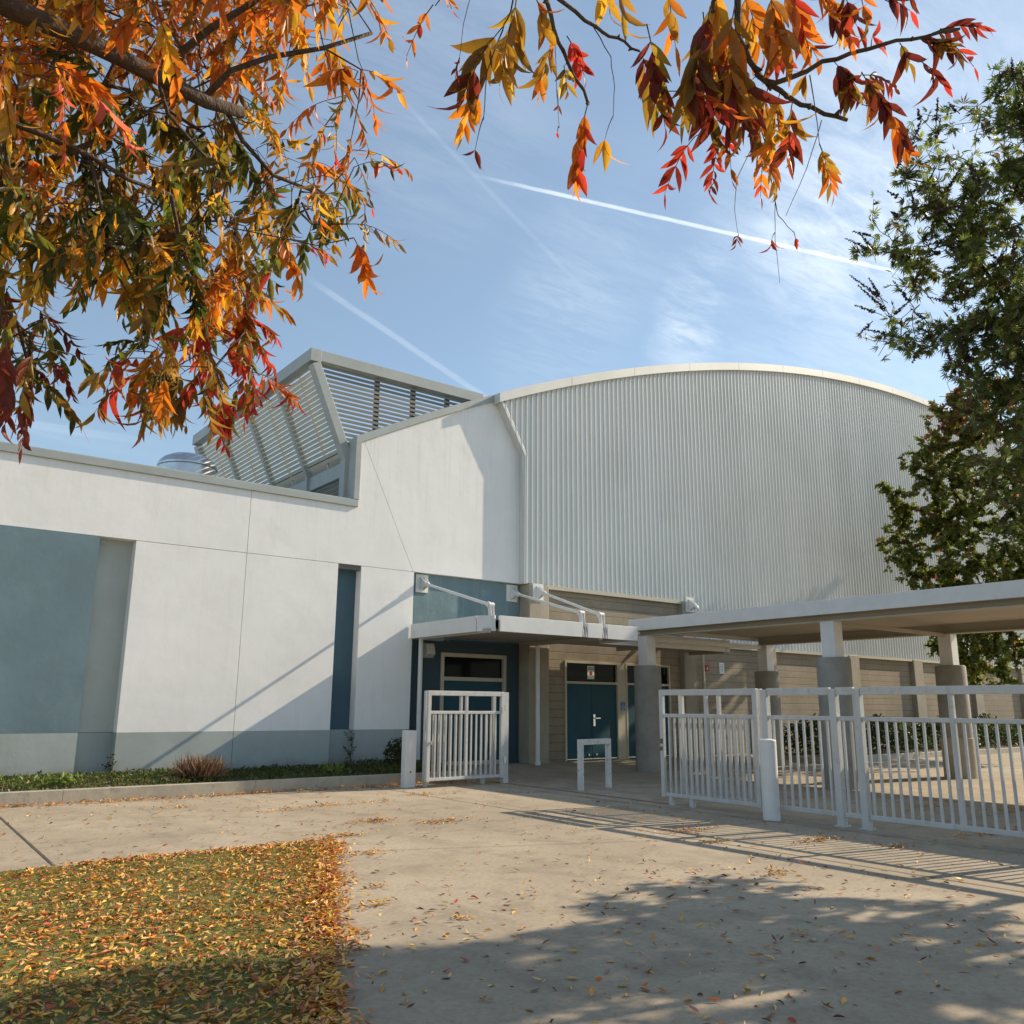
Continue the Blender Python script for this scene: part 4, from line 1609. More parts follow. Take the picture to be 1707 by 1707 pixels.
for i, (x, y) in enumerate(meta):
    p = nodes[tips[i]]
    pr = nodes[par[tips[i]]]
    dirn = nrm(nrm(p - pr) * 0.7 + np.array((0, 0, -0.75)) + rv() * 0.6)
    u = rng.random()
    if y < 150:
        key = 'OYYBOB'[int(u * 6)]
        k2 = 'O' if u < 0.7 else 'Y'
    elif x > 430 and y < 330:
        key = 'BYGBYO'[int(u * 6)]
        k2 = 'R' if y > 220 and u < .5 else 'O'
    elif y > 560 and x > 230:
        key = 'BGBOBOKR'[int(u * 8)]
        k2 = 'R' if x > 340 else 'B'
    elif y > 420 and x > 330:
        key = 'OYGBOGBY'[int(u * 8)]
        k2 = 'R' if u > .65 else 'O'
    elif x < 140 and y > 480:
        key = 'KGKGBD'[int(u * 6)]
        k2 = 'D' if u > .6 else 'B'
    else:
        key = 'GKBYGKKB'[int(u * 8)]
        k2 = 'Y' if u < 0.6 else None
    if x < 110 and 60 < y < 340 and rng.random() < 0.35:
        key, k2 = 'OP'[int(rng.random() * 2)], 'O'
    L = rng.uniform(0.13, 0.24)
    compound(lv, st, p, p + dirn * L, int(rng.integers(5, 9)), rng.uniform(0.046, 0.076), key, 0.8, 0.5, k2, 0.55)
lv.build('crown', LEAF, LT)
tag(st.build('leaf_stalks', LT, normals=False), kind='stuff')

# ------------------------------------------------------------------ autumn tree over the top right of the view
RT = thing('autumn_tree', 'autumn tree whose red and bronze leaf sprays hang over the top right', 'tree', (4.2, -1.6, 0), 'autumn trees overhanging the view')
d0 = 2.3
trunk = [(4.2, -1.6, -0.1), (4.18, -1.55, 1.2), (4.1, -1.4, 2.4), (3.7, -0.9, 3.3), (3.1, -0.2, 3.75), (2.5, 0.55, 3.8), tuple(U(1250, -330, 2.4))]
tw = [
    [U(1250, -330, 2.4), U(1050, -220, 2.35), U(895, -120, 2.3), U(900, -20, 2.3), U(925, 50, 2.3), U(950, 105, 2.3), U(980, 172, 2.3)],
    [U(895, -120, 2.3), U(915, -25, 2.3), U(940, 8, 2.3), U(990, 45, 2.32), U(1030, 65, 2.34), U(1066, 85, 2.35)],
    [U(1250, -330, 2.4), U(1230, -150, 2.4), U(1225, -40, 2.4), U(1235, 60, 2.4), U(1258, 119, 2.4), U(1300, 152, 2.42), U(1350, 180, 2.44), U(1412, 200, 2.46)],
    [U(1258, 119, 2.4), U(1290, 138, 2.4), U(1370, 105, 2.42), U(1450, 80, 2.45), U(1520, 64, 2.48), U(1600, 48, 2.5)],
    [U(1225, -40, 2.4), U(1190, 0, 2.4), U(1180, 60, 2.4), U(1205, 130, 2.4)],
    [U(1225, -40, 2.4), U(1300, -10, 2.4), U(1380, -5, 2.4), U(1450, -15, 2.4), U(1520, -10, 2.4)],
    [U(1205, 130, 2.4), U(1210, 190, 2.4), U(1180, 212, 2.4), U(1158, 228, 2.4)],
    [U(1350, 125, 2.42), U(1360, 190, 2.42), U(1366, 240, 2.42)],
    [U(1370, 200, 2.44), U(1345, 280, 2.44), U(1310, 360, 2.44)],
    [U(1284, 285, 2.4), U(1292, 335, 2.4), U(1297, 360, 2.4), U(1322, 386, 2.4)],
    [U(1292, 335, 2.4), U(1292, 400, 2.4), U(1300, 472, 2.4)],
    [U(1258, 235, 2.4), U(1228, 300, 2.4), U(1224, 350, 2.4), U(1231, 392, 2.4)],
    [U(990, 45, 2.32), U(1018, 95, 2.32), U(1024, 145, 2.32), U(1022, 194, 2.32)],
    [U(895, -120, 2.3), U(800, -60, 2.3), U(772, 40, 2.3), U(766, 97, 2.3)],
    [U(800, -60, 2.3), U(760, -30, 2.3), U(725, 10, 2.3)],
    [U(925, 50, 2.3), U(928, 150, 2.3), U(932, 212, 2.3)],
    [U(895, -120, 2.3), U(870, -40, 2.3), U(850, 20, 2.3), U(838, 50, 2.3)],
    [U(838, 50, 2.3), U(812, 120, 2.3), U(806, 200, 2.3)],
]
mb = MB()
mb.tube(trunk, [0.16, 0.14, 0.12, 0.085, 0.06, 0.04, 0.02], BARK, 14)
thick = [0.0075, 0.006, 0.0105, 0.007, 0.006, 0.006] + [0.002, 0.0016, 0.0012, 0.0016, 0.001, 0.001, 0.0014, 0.0012, 0.002, 0.0009, 0.003, 0.0018]
for pl, r0 in zip(tw, thick):
    pts = []
    for a, b_ in zip(pl[:-1], pl[1:]):
        for q in range(3):
            pts.append(a + (b_ - a) * q / 3 + rv() * r0 * 0.7)
    pts.append(pl[-1])
    k = len(pts)
    mb.tube(pts, [r0 * (2.0 if False else 1.0) * (1 - 0.55 * i / k) for i in range(k)], BARK if r0 > 0.004 else TWIG, 7)
    if r0 > 0.004:       # buds and knots along the twigs
        for i in range(2, k, 2):
            q = pts[i]
            mb.tube([q, q + rv() * r0 * 1.6], [r0 * 0.8, r0 * 0.25], BARK, 5)
o = mb.build('trunk', RT, normals=False)
o.data.polygons.foreach_set('use_smooth', [True] * len(o.data.polygons))
lv, st = Leaves(), MB()
# base, tip, pairs, leaflet px, colour, second colour, spread
SPR = [
    (722, 8, 690, 70, 3, 34, 'O', 'R', .5), (766, 97, 761, 122, 2, 28, 'R', 'D', .6), (838, 45, 792, 125, 5, 78, 'B', 'D', .45),
    (862, -10, 852, 80, 5, 74, 'B', 'Y', .4), (852, 40, 838, 115, 4, 62, 'Y', 'B', .4), (890, -10, 908, 45, 3, 55, 'Y', 'O', .4), (735, -20, 748, 5, 2, 30, 'O', 'R', .4),
    (806, 130, 780, 195, 4, 56, 'O', 'Y', .35), (806, 196, 796, 235, 1, 52, 'D', 'D', .5), (922, 70, 905, 125, 4, 46, 'Y', 'O', .4),
    (945, 60, 966, 108, 5, 40, 'R', 'R', .5), (940, 110, 944, 140, 3, 40, 'Y', 'B', .5), (980, 172, 964, 262, 6, 60, 'O', 'R', .25),
    (968, 215, 960, 280, 4, 40, 'R', 'O', .3), (1022, 194, 1012, 222, 1, 78, 'B', 'Y', .2), (932, 212, 930, 218, 1, 22, 'R', 'R', .2), (928, 150, 930, 168, 1, 26, 'R', 'D', .5),
    (1066, 85, 1088, 150, 5, 66, 'D', 'B', .45), (1078, 40, 1100, 165, 6, 62, 'B', 'D', .4), (1112, -20, 1122, 50, 3, 62, 'Y', 'O', .3), (1030, -20, 1040, 30, 2, 56, 'B', 'Y', .3),
    (1010, -30, 1015, 10, 2, 50, 'Y', 'B', .3), (1110, 152, 1188, 178, 5, 42, 'O', 'R', .25), (1158, 228, 1122, 296, 5, 40, 'R', 'R', .6), (1207, 205, 1190, 290, 8, 34, 'R', 'D', .75),
    (1214, 215, 1218, 275, 4, 42, 'R', 'O', .5), (1186, 10, 1165, 120, 6, 88, 'B', 'D', .35), (1205, 45, 1192, 170, 6, 84, 'B', 'D', .4), (1225, 90, 1242, 175, 5, 74, 'D', 'B', .4),
    (1180, 60, 1150, 150, 5, 80, 'D', 'B', .35), (1215, 100, 1228, 180, 5, 78, 'B', 'D', .4), (1172, 20, 1180, 120, 5, 70, 'Y', 'B', .4),
    (1200, -30, 1188, 50, 4, 74, 'Y', 'O', .4), (1235, -20, 1262, 60, 4, 62, 'O', 'Y', .4), (1255, 40, 1290, 85, 4, 56, 'O', 'R', .35), (1225, 10, 1215, 90, 4, 70, 'B', 'O', .4),
    (1282, 140, 1268, 220, 6, 58, 'B', 'O', .4), (1322, 165, 1314, 235, 5, 62, 'B', 'D', .35), (1300, 155, 1290, 225, 4, 54, 'Y', 'O', .4), (1270, 220, 1286, 290, 5, 42, 'O', 'Y', .45),
    (1276, 230, 1270, 300, 4, 36, 'O', 'R', .45), (1318, 220, 1316, 250, 2, 34, 'R', 'O', .5),
    (1300, -30, 1332, 40, 5, 58, 'O', 'R', .35), (1280, -20, 1300, 70, 5, 62, 'B', 'O', .4), (1350, -30, 1386, 25, 5, 54, 'O', 'D', .4), (1320, 40, 1350, 80, 3, 46, 'O', 'R', .35),
    (1400, -20, 1420, 25, 3, 52, 'D', 'R', .45), (1370, -10, 1400, 30, 4, 44, 'O', 'Y', .4), (1450, -10, 1498, 10, 3, 44, 'D', 'R', .4), (1432, -20, 1440, 20, 2, 50, 'O', 'B', .3), (1500, -20, 1512, -5, 2, 36, 'R', 'D', .4),
    (1418, 92, 1416, 70, 1, 62, 'O', 'R', .2), (1452, 80, 1454, 66, 1, 64, 'O', 'R', .2), (1390, 102, 1412, 140, 5, 56, 'D', 'B', .45), (1368, 105, 1350, 120, 1, 60, 'B', 'B', .3),
    (1400, 110, 1428, 150, 4, 42, 'D', 'D', .5), (1438, 125, 1476, 140, 4, 32, 'D', 'R', .5), (1446, 135, 1496, 225, 8, 54, 'D', 'O', .35), (1436, 120, 1456, 165, 4, 50, 'B', 'O', .3),
    (1540, 62, 1612, 50, 5, 36, 'D', 'R', .4), (1520, 66, 1570, 80, 5, 52, 'D', 'B', .4), (1530, 100, 1560, 128, 3, 40, 'D', 'R', .5), (1500, 72, 1510, 95, 2, 58, 'D', 'B', .3), (1575, 70, 1610, 100, 3, 30, 'R', 'D', .5),
    (1366, 240, 1382, 296, 5, 40, 'B', 'O', .4), (1231, 392, 1228, 402, 2, 22, 'R', 'D', .6), (1292, 388, 1288, 396, 1, 58, 'O', 'R', .1), (1322, 386, 1325, 394, 1, 32, 'R', 'R', .2),
]
for (bx, by, tx, ty, n_, lp, k1, k2, sp) in SPR:
    d = 2.3 + 0.1 * (bx - 900) / 400 + rng.uniform(-0.12, 0.12)
    b3 = U(bx, by, d)
    t3 = U(tx, ty, d + rng.uniform(-0.05, 0.05))
    compound(lv, st, b3, b3 + (t3 - b3) * 1.4, n_ + (1 if n_ > 3 else 0), lp * d / FPX * 0.76, k1, 0.6, sp * 1.15, k2, 0.5, side=nrm(CAMR[2] + rv() * 0.35))
# the part of the crown above the picture
for i in range(70):
    p = np.array((rng.uniform(1.2, 4.2), rng.uniform(-1.5, 1.0), rng.uniform(4.6, 5.6)))
    compound(lv, st, p, p + nrm(np.array((0, 0, -0.7)) + rv() * 0.8) * 0.18, 5, 0.09, 'OBYRD'[i % 5], 0.7, 0.5, 'R')
lv.build('crown', LEAF, RT)
tag(st.build('leaf_stalks', RT, normals=False), kind='stuff')


# ------------------------------------------------------------------ trees at the right
def clump_tree(T, trunk, limbs, clumps, per, step, twig_r, power, leaf_fn, nleaf, spikes=None, bark=BARK):
    """clumps: (x,y,z,rx,ry,rz,weight); targets fill them, leaves sit along the last twigs"""
    wts = np.array([c_[6] for c_ in clumps], float)
    wts /= wts.sum()
    tg = []
    for i in range(per):
        c_ = clumps[rng.choice(len(clumps), p=wts)]
        v = rv() * rng.random() ** 0.45
        tg.append((c_[0] + v[0] * c_[3], c_[1] + v[1] * c_[4], c_[2] + v[2] * c_[5]))
    nodes, par, tips = grow([trunk] + limbs, tg, step, 0.0, 0.04)
    mb = MB()
    skeleton_mesh(nodes, par, twig_r, power, bark, mb)
    o = mb.build('trunk', T, normals=False)
    o.data.polygons.foreach_set('use_smooth', [True] * len(o.data.polygons))
    for i in range(len(tg)):
        k = tips[i]
        for q in range(nleaf):
            # walk back a little along the twig
            j = k
            for _ in range(rng.integers(0, 4)):
                if par[j] >= 0:
                    j = par[j]
            pj = nodes[par[j]] if par[j] >= 0 else nodes[j]
            s = rng.random()
            leaf_fn(nodes[j] * s + pj * (1 - s), nrm(nodes[k] - pj + 1e-6))
    return nodes, tips, tg


VT = thing('chaste_tree', 'dark leafy tree with dry seed spikes at the right edge, nearest on that side', 'tree', (8.9, 2.3, 0))
vl = Small()


def vitex_leaf(p, t):
    n5 = rng.integers(5, 8)
    ax = nrm(rv() * 0.9 + np.array((0, 0, 0.5)))
    d = nrm(t * 0.6 + rv())
    ax = nrm(ax - d * (ax @ d) * 0.7)
    s = np.cross(ax, d)
    g_ = rng.random()
    c0 = np.array((0.095, 0.13, 0.032)) if g_ < 0.5 else (np.array((0.19, 0.22, 0.045)) if g_ < 0.85 else np.array((0.11, 0.075, 0.035)))
    c0 = c0 * (1 + rng.normal() * 0.2)
    pb = p + d * 0.035
    for k in range(n5):
        a = (k - (n5 - 1) / 2) * (2.5 / n5)
        dd = d * math.cos(a) + s * math.sin(a) + np.array((0, 0, -0.15))
        l = 0.080 * (1 - 0.35 * abs(a) / 1.4) * rng.uniform(0.8, 1.15)
        vl.add(pb, dd, ax + rv() * 0.2, l, l * 0.17, np.clip(c0, 0.01, 0.5))


vc = [U(1640, 260, 8.3), U(1560, 330, 8.4), U(1530, 430, 8.2), U(1600, 500, 8.3), U(1690, 430, 8.0), U(1570, 545, 8.2), U(1690, 630, 8.4), U(1740, 760, 8.8),
      U(1720, 250, 8.4), U(1790, 420, 8.2), U(1800, 650, 8.2), U(1790, 210, 8.5), U(1850, 250, 8.2), U(1900, 520, 8.0), U(1800, 880, 8.9), U(2000, 400, 7.8), U(2050, 600, 7.8)]
rr = [.62, .5, .45, .6, .75, .45, .6, .6, .7, .9, .9, .6, .9, .9, .5, 1.0, 1.0]
clumps = [(*p, r, r * 1.1, r, r ** 2.2) for p, r in zip(vc, rr)]
clumps += [(*U(1465, 412, 8.1), .28, .28, .12, .05), (*U(1480, 575, 8.1), .26, .26, .14, .05), (*U(1560, 215, 8.3), .26, .26, .2, .05), (*U(1505, 370, 8.2), .2, .3, .25, .05), (*U(1695, 150, 8.4), .2, .2, .4, .06)]
clumps += [(*U(1750, 830, 9.4), .7, .8, .6, .35), (*U(1760, 910, 9.2), .5, .6, .4, .2), (8.4, 2.9, 4.7, .9, .8, .7, .5), (7.6, 2.4, 4.3, .8, .8, .5, .4), (*U(1720, 720, 8.6), .6, .6, .6, .35), (*U(1690, 640, 8.4), .45, .5, .4, .2), (*U(1690, 560, 8.2), .7, .7, .6, .5), (*U(1680, 330, 8.3), .6, .6, .6, .4)]
trunk = [(8.9, 2.3, -0.1), (8.88, 2.3, 1.2), (8.8, 2.32, 2.4), (8.7, 2.4, 3.4)]
vlimbs = [[(8.7, 2.4, 3.4), U(1760, 640, 8.5), U(1690, 520, 8.4), U(1620, 420, 8.3), U(1560, 350, 8.3)], [(8.7, 2.4, 3.4), U(1800, 400, 8.4), U(1730, 260, 8.4), U(1700, 150, 8.4)],
          [(8.8, 2.32, 2.4), U(1800, 850, 8.6), U(1700, 760, 8.6)], [(8.7, 2.4, 3.4), (8.2, 1.5, 4.6), (7.9, 1.0, 5.6)], [U(1690, 520, 8.4), U(1600, 545, 8.3), U(1530, 585, 8.2)], [U(1690, 520, 8.4), U(1590, 470, 8.3), U(1500, 420, 8.2)]]
vn, vtips, vtg = clump_tree(VT, trunk, vlimbs, clumps, 2600, 0.11, 0.0026, 2.4, vitex_leaf, 5)
vl.build('crown', GLEAF, VT)
sp = MB()
bs_ = Small()


def spike(p, d, L):
    d = nrm(d)
    sp.tube([p, p + d * L], [0.004, 0.002], SPIKE, 4)
    k = int(L / 0.012)
    for i in range(k):
        s = i / k
        q = p + d * L * (0.25 + 0.75 * s)
        r = 0.019 * (1 - 0.6 * s)
        for _ in range(3):
            bs_.add(q, rv() + d * 0.3, rv(), r * 1.5, r * 1.3, np.array((0.07, 0.05, 0.04)) * rng.uniform(0.6, 1.5))


for (x, y, tx, ty) in [(1460, 420, 1408, 397), (1480, 505, 1416, 458), (1490, 530, 1430, 475), (1470, 525, 1424, 508), (1455, 535, 1430, 560), (1490, 560, 1440, 548), (1560, 215, 1563, 162), (1535, 205, 1530, 180), (1600, 190, 1580, 170),
                       (1500, 330, 1478, 318), (1520, 300, 1505, 285), (1690, 140, 1686, 95), (1706, 170, 1702, 110), (1610, 620, 1590, 600), (1528, 590, 1520, 606), (1580, 575, 1584, 610), (1600, 560, 1606, 600), (1505, 260, 1492, 290),
                       (1515, 400, 1495, 380), (1640, 300, 1610, 270), (1640, 640, 1610, 690), (1620, 700, 1605, 730), (1660, 560, 1620, 520)]:
    a, b_ = U(x, y, 8.1), U(tx, ty, 8.05)
    spike(a, b_ - a, np.linalg.norm(b_ - a))
for i in range(150):
    k = rng.integers(len(vtg))
    p = vn[vtips[int(k)]]
    spike(p, rv() * 0.8 + np.array((-0.3, 0.2, 0.5)), rng.uniform(0.15, 0.32))
tag(sp.build('seed_spike_stems', VT, normals=False), kind='stuff')
tag(bs_.build('seed_spikes', SPIKE, VT), kind='stuff')

# tree just past the right edge of the picture that shades the plaza
HT = thing('shade_tree', 'green shade tree beyond the right edge whose shadow falls on the plaza', 'tree', (13.2, 2.2, 0))
hl_ = Small()


def green_leaf(store, c0, c1, l0, l1, asp=0.5):
    def fn(p, t):
        for _ in range(3):
            c = np.array(c0) + (np.array(c1) - np.array(c0)) * rng.random()
            l = rng.uniform(l0, l1)
            store.add(p + rv() * 0.03, nrm(t * 0.5 + rv()), rv() + np.array((0, 0, 0.6)), l, l * asp, np.clip(c * (1 + rng.normal() * 0.2), 0.005, 0.6))
    return fn


clump_tree(HT, [(13.2, 2.2, -0.1), (13.2, 2.2, 2.0), (13.1, 2.4, 3.4)],
           [[(13.1, 2.4, 3.4), (12.6, 3.2, 4.1), (11.9, 3.8, 4.6)], [(13.1, 2.4, 3.4), (12.4, 1.6, 4.4), (11.6, 1.0, 5.0)], [(13.1, 2.4, 3.4), (13.4, 2.0, 5.2)]],
           [(12.3, 3.7, 4.0, .9, .75, .5, 1.0), (11.6, 3.1, 4.3, .9, .7, .6, 1.0), (12.6, 2.4, 4.4, 1.2, 1.2, .8, 1.6), (11.8, 1.4, 4.6, 1.2, 1.1, .8, 1.4), (13.0, 1.0, 4.8, 1.2, 1.0, .9, 1.2), (12.6, 2.2, 5.6, 1.4, 1.3, 1.0, 1.0), (11.2, 2.2, 3.9, .7, .8, .4, .5), (12.0, 2.5, 6.9, 1.3, 1.0, .9, 2.2), (13.6, 2.4, 7.3, 1.4, 1.0, .9, 2.2), (11.0, 2.75, 6.3, 1.0, .9, .7, 1.4), (14.8, 2.0, 7.8, 1.2, 1.0, .8, 1.2)],
           1750, 0.16, 0.005, 2.3, green_leaf(hl_, (0.05, 0.08, 0.02), (0.11, 0.13, 0.03), 0.10, 0.17), 6)
hl_.build('crown', GLEAF, HT)

# tree behind the walkway by the gym wall
GT = thing('pear_tree', 'green tree turning red at the top behind the covered walkway', 'tree', (31.2, 14.9, 0))
gl_ = Small()
base_fn = green_leaf(gl_, (0.085, 0.115, 0.024), (0.18, 0.20, 0.042), 0.12, 0.20, 0.6)
red_fn = green_leaf(gl_, (0.26, 0.07, 0.04), (0.26, 0.15, 0.05), 0.16, 0.26, 0.6)


def pear_leaf(p, t):
    # the upper left of the crown has turned
    f = np.clip((p[2] - 10.2) / 3.5 + rng.normal() * 0.25, 0, 1)
    (red_fn if rng.random() < f * 0.8 + 0.015 else base_fn)(p, t)


gc = []
for (x, y, r, w_) in [(1650, 690, 1.5, 1), (1590, 700, 1.1, .6), (1545, 760, 0.9, .5), (1600, 800, 1.6, 1.2), (1680, 820, 1.8, 1.4), (1490, 830, 0.5, .12), (1500, 870, 0.7, .25), (1550, 880, 1.1, .7), (1620, 930, 1.7, 1.3), (1700, 960, 1.8, 1.2),
                      (1510, 940, 0.8, .35), (1560, 990, 1.0, .6), (1600, 1060, 1.1, .7), (1680, 1080, 1.4, 1.0), (1640, 1110, 0.8, .5), (1560, 1075, 0.5, .2), (1760, 880, 2.0, 1.2), (1760, 740, 1.7, 1), (1480, 905, 0.45, .1), (1475, 815, .3, .06), (1760, 1050, 1.5, .8)]:
    gc.append((*U(x, y, 33.0 + rng.uniform(-1, 1)), r, r, r * 0.9, w_))
clump_tree(GT, [(31.2, 14.9, -0.1), (31.2, 14.88, 2.0), (31.3, 14.85, 4.0), (31.1, 14.8, 7.0), (31.0, 14.7, 10.0)],
           [[(31.3, 14.85, 4.0), tuple(U(1600, 1000, 33)), tuple(U(1530, 930, 33))], [(31.1, 14.8, 7.0), tuple(U(1560, 860, 33)), tuple(U(1500, 840, 33))], [(31.3, 14.85, 4.0), tuple(U(1740, 980, 33)), tuple(U(1780, 850, 33))]],
           gc, 2400, 0.3, 0.008, 2.35, pear_leaf, 8)
gl_.build('crown', GLEAF, GT)

# ------------------------------------------------------------------ planting
hd = thing('hedge', 'dark low shrub hedge in the planter against the block wall', 'hedge', (30, 15.6, 0.16))
hs = Small()
for i in range(9000):
    x = rng.uniform(21.9, 40)
    y = 15.5 + rng.normal() * 0.42
    h = 0.85 + 0.2 * math.sin(x * 1.7) + 0.12 * math.sin(x * 4.1)
    z = 0.16 + h * rng.random() ** 0.6 * max(0.2, 1 - ((y - 15.5) / 1.1) ** 2)
    c = np.array((0.035, 0.055, 0.016)) * rng.uniform(0.6, 1.7)
    c = c * 0.75
    hs.add((x, y, z), rv() + np.array((0, -0.3, 0.4)), rv() + np.array((0, -0.4, 0.6)), 0.13, 0.08, c)
hs.build('foliage', GLEAF, hd)
mb = MB()
for i in range(60):
    x = 21.95 + i * 0.3
    mb.tube([(x, 15.5, 0.1), (x + rng.normal() * 0.1, 15.45, 0.5), (x + rng.normal() * 0.2, 15.4 + rng.normal() * 0.2, 0.85)], [0.012, 0.008, 0.004], TWIG, 5)
mb.build('stems', hd, normals=False)

gcov = Small()
for i in range(24000):
    x = rng.uniform(-3, 10.38)
    y = 15.16 + 1.75 * rng.random() ** 0.8
    sp_ = 0.5 + 0.5 * math.sin(x * 2.1 + 1.0) * math.sin(x * 0.9)
    dens = 0.35 + 0.65 * min(1, max(0, (x - 1.5) / 5.0)) if y < 16.2 else 0.85
    if rng.random() > dens * (0.6 + 0.4 * sp_):
        continue
    h = (0.03 + 0.08 * sp_) * (0.5 + 0.5 * min(1, (y - 15.1) / 0.8))
    if x > 8.3:
        h += 0.03
    z = 0.17 + 0.08 * (y - 15.13) / 1.9 + h * rng.random()
    u = rng.random()
    c = np.array((0.055, 0.08, 0.018)) if u < 0.7 else (np.array((0.12, 0.16, 0.03)) if u < 0.86 else np.array((0.13, 0.09, 0.035)))
    gcov.add((x, y, z), rv() + np.array((0, -0.3, 0.3)), rv() + np.array((0, -0.3, 0.9)), rng.uniform(0.035, 0.075), rng.uniform(0.025, 0.042), c * rng.uniform(0.6, 1.4))
for (cx_, w_) in ((1.9, 0.5), (2.6, 0.5), (3.0, 0.35), (7.7, 0.2), (0.6, 0.5), (-0.6, 0.4)):
    for i in range(70):
        gcov.add((cx_ + rng.normal() * w_ * 0.5, 15.4 + rng.random() * 0.5, 0.2 + rng.random() * 0.16), rv() + np.array((0, -0.3, 0.8)), rv() + np.array((0, -0.5, 0.7)), rng.uniform(0.07, 0.13), 0.05, np.array((0.15, 0.21, 0.035)) * rng.uniform(0.7, 1.2))
tag(gcov.build('ground_cover', GLEAF), 'low green groundcover in the planter below the white wall', 'groundcover', kind='stuff')

og = thing('ornamental_grass', 'dried brown grass clump in the planter against the white wall', 'grass clump', (5.2, 15.75, 0.2))
ol = Leaves()
for i in range(900):
    a = rng.uniform(0, 2 * math.pi)
    tilt = abs(rng.normal()) * 0.55
    d = np.array((math.cos(a) * math.sin(tilt), math.sin(a) * math.sin(tilt), math.cos(tilt)))
    c = np.array((0.30, 0.19, 0.10)) if rng.random() < 0.7 else np.array((0.15, 0.07, 0.055))
    ol.add((5.2 + math.cos(a) * 0.36 * rng.random(), 15.75 + math.sin(a) * 0.2 * rng.random(), 0.18), d, rv(), rng.uniform(0.25, 0.55), 0.014, c * rng.uniform(0.6, 1.4), curl=rng.uniform(-0.2, 0.5), fold=0.1)
ol.build('blades', DRYLEAF, og)


def vine(label, pts, nleaf):
    v = thing('climbing_vine', label, 'vine', pts[0])
    mb = MB()
    vs_ = Small()
    mb.tube(pts, [0.008 - 0.005 * i / len(pts) for i in range(len(pts))], TWIG, 5)
    P_ = [np.array(p, float) for p in pts]
    for i in range(nleaf):
        k = rng.integers(len(P_) - 1)
        q = P_[k] + (P_[k + 1] - P_[k]) * rng.random() + rv() * 0.04
        q[1] = min(q[1], YW + 0.2)
        vs_.add(q, rv(), np.array((0, -1.0, 0.3)) + rv() * 0.5, rng.uniform(0.03, 0.06), 0.035, np.array((0.05, 0.06, 0.02)) * rng.uniform(0.5, 1.6))
    for i in range(7):
        k = rng.integers(len(P_) - 1)
        q = P_[k]
        e = q + np.array((rng.normal() * 0.15, -0.02, rng.uniform(0.0, 0.25)))
        mb.tube([q, (q + e) / 2 + rv() * 0.03, e], 0.003, TWIG, 4)
        for j in range(8):
            vs_.add(q + (e - q) * rng.random(), rv(), np.array((0, -1.0, 0.3)), rng.uniform(0.03, 0.05), 0.03, np.array((0.05, 0.06, 0.02)) * rng.uniform(0.5, 1.6))
    mb.build('stem', v, normals=False)
    vs_.build('leaves', GLEAF, v)


vine('dark thin vine climbing the corner of the blue recess', [(8.72, 16.95, 0.2), (8.7, 16.94, 0.45), (8.74, 16.95, 0.7), (8.72, 16.96, 0.95)], 40)
vine('dark thin vine at the foot of the pale grey recess', [(3.98, 16.95, 0.2), (3.97, 16.94, 0.4), (4.0, 16.95, 0.6)], 26)
bsht = thing('round_shrub', 'small dark shrub in the planter end behind the square bollard', 'shrub', (9.5, 16.3, 0.2))
ss = Small()
for i in range(900):
    v = rv() * rng.random() ** 0.4
    ss.add((9.5 + v[0] * 0.35, 16.3 + v[1] * 0.3, 0.5 + v[2] * 0.34), rv(), rv() + np.array((0, -0.3, 0.6)), 0.07, 0.04, np.array((0.06, 0.06, 0.02)) * rng.uniform(0.5, 1.6))
ss.build('foliage', GLEAF, bsht)

# ------------------------------------------------------------------ lawn blades and fallen leaves
gb = Small()
N = 70000
gx = rng.uniform(-1.0, 4.6, N)
gy = rng.uniform(2.6, 9.4, N)
for x, y in zip(gx, gy):
    if not in_poly(x, y, LAWN_POLY):
        continue
    d = ((rng.normal() * 0.5), (rng.normal() * 0.5), 1.0)
    u = rng.random()
    c = (0.17, 0.19, 0.035) if u < 0.6 else ((0.25, 0.24, 0.045) if u < 0.85 else (0.28, 0.20, 0.07))
    f_ = rng.uniform(0.7, 1.3)
    gb.r.append((x, y, 0.01, *d, rng.normal(), rng.normal(), 0.2, rng.uniform(0.012, 0.03), 0.006, c[0] * f_, c[1] * f_, c[2] * f_))
tag(gb.build('grass', GRASS), 'short autumn grass under the fallen leaves', 'grass', kind='stuff')

FPAL = [(0.66, 0.38, 0.07), (0.66, 0.42, 0.06), (0.62, 0.28, 0.04), (0.54, 0.15, 0.025), (0.68, 0.42, 0.13), (0.64, 0.37, 0.05), (0.56, 0.25, 0.13), (0.42, 0.07, 0.03), (0.30, 0.13, 0.05), (0.66, 0.44, 0.16), (0.62, 0.28, 0.05)]


def fallen(store, x, y, z, l0=0.045, l1=0.085, dark=0.0):
    a = rng.uniform(0, 2 * math.pi)
    d = np.array((math.cos(a), math.sin(a), rng.normal() * 0.10))
    c = np.array(FPAL[rng.integers(len(FPAL))]) * rng.uniform(0.8, 1.3)
    if rng.random() < dark:
        c = np.array((0.16, 0.07, 0.035)) * rng.uniform(0.6, 1.3)
    l = rng.uniform(l0, l1)
    nn = np.array((rng.normal() * 0.35 + 0.25, rng.normal() * 0.35, 1.0))
    store.add((x - d[0] * l / 2, y - d[1] * l / 2, z), d, nn, l, l * rng.uniform(0.24, 0.36), c, curl=float(np.clip(rng.normal() * 0.3, -0.45, 0.45)), fold=rng.uniform(-0.3, 0.6))


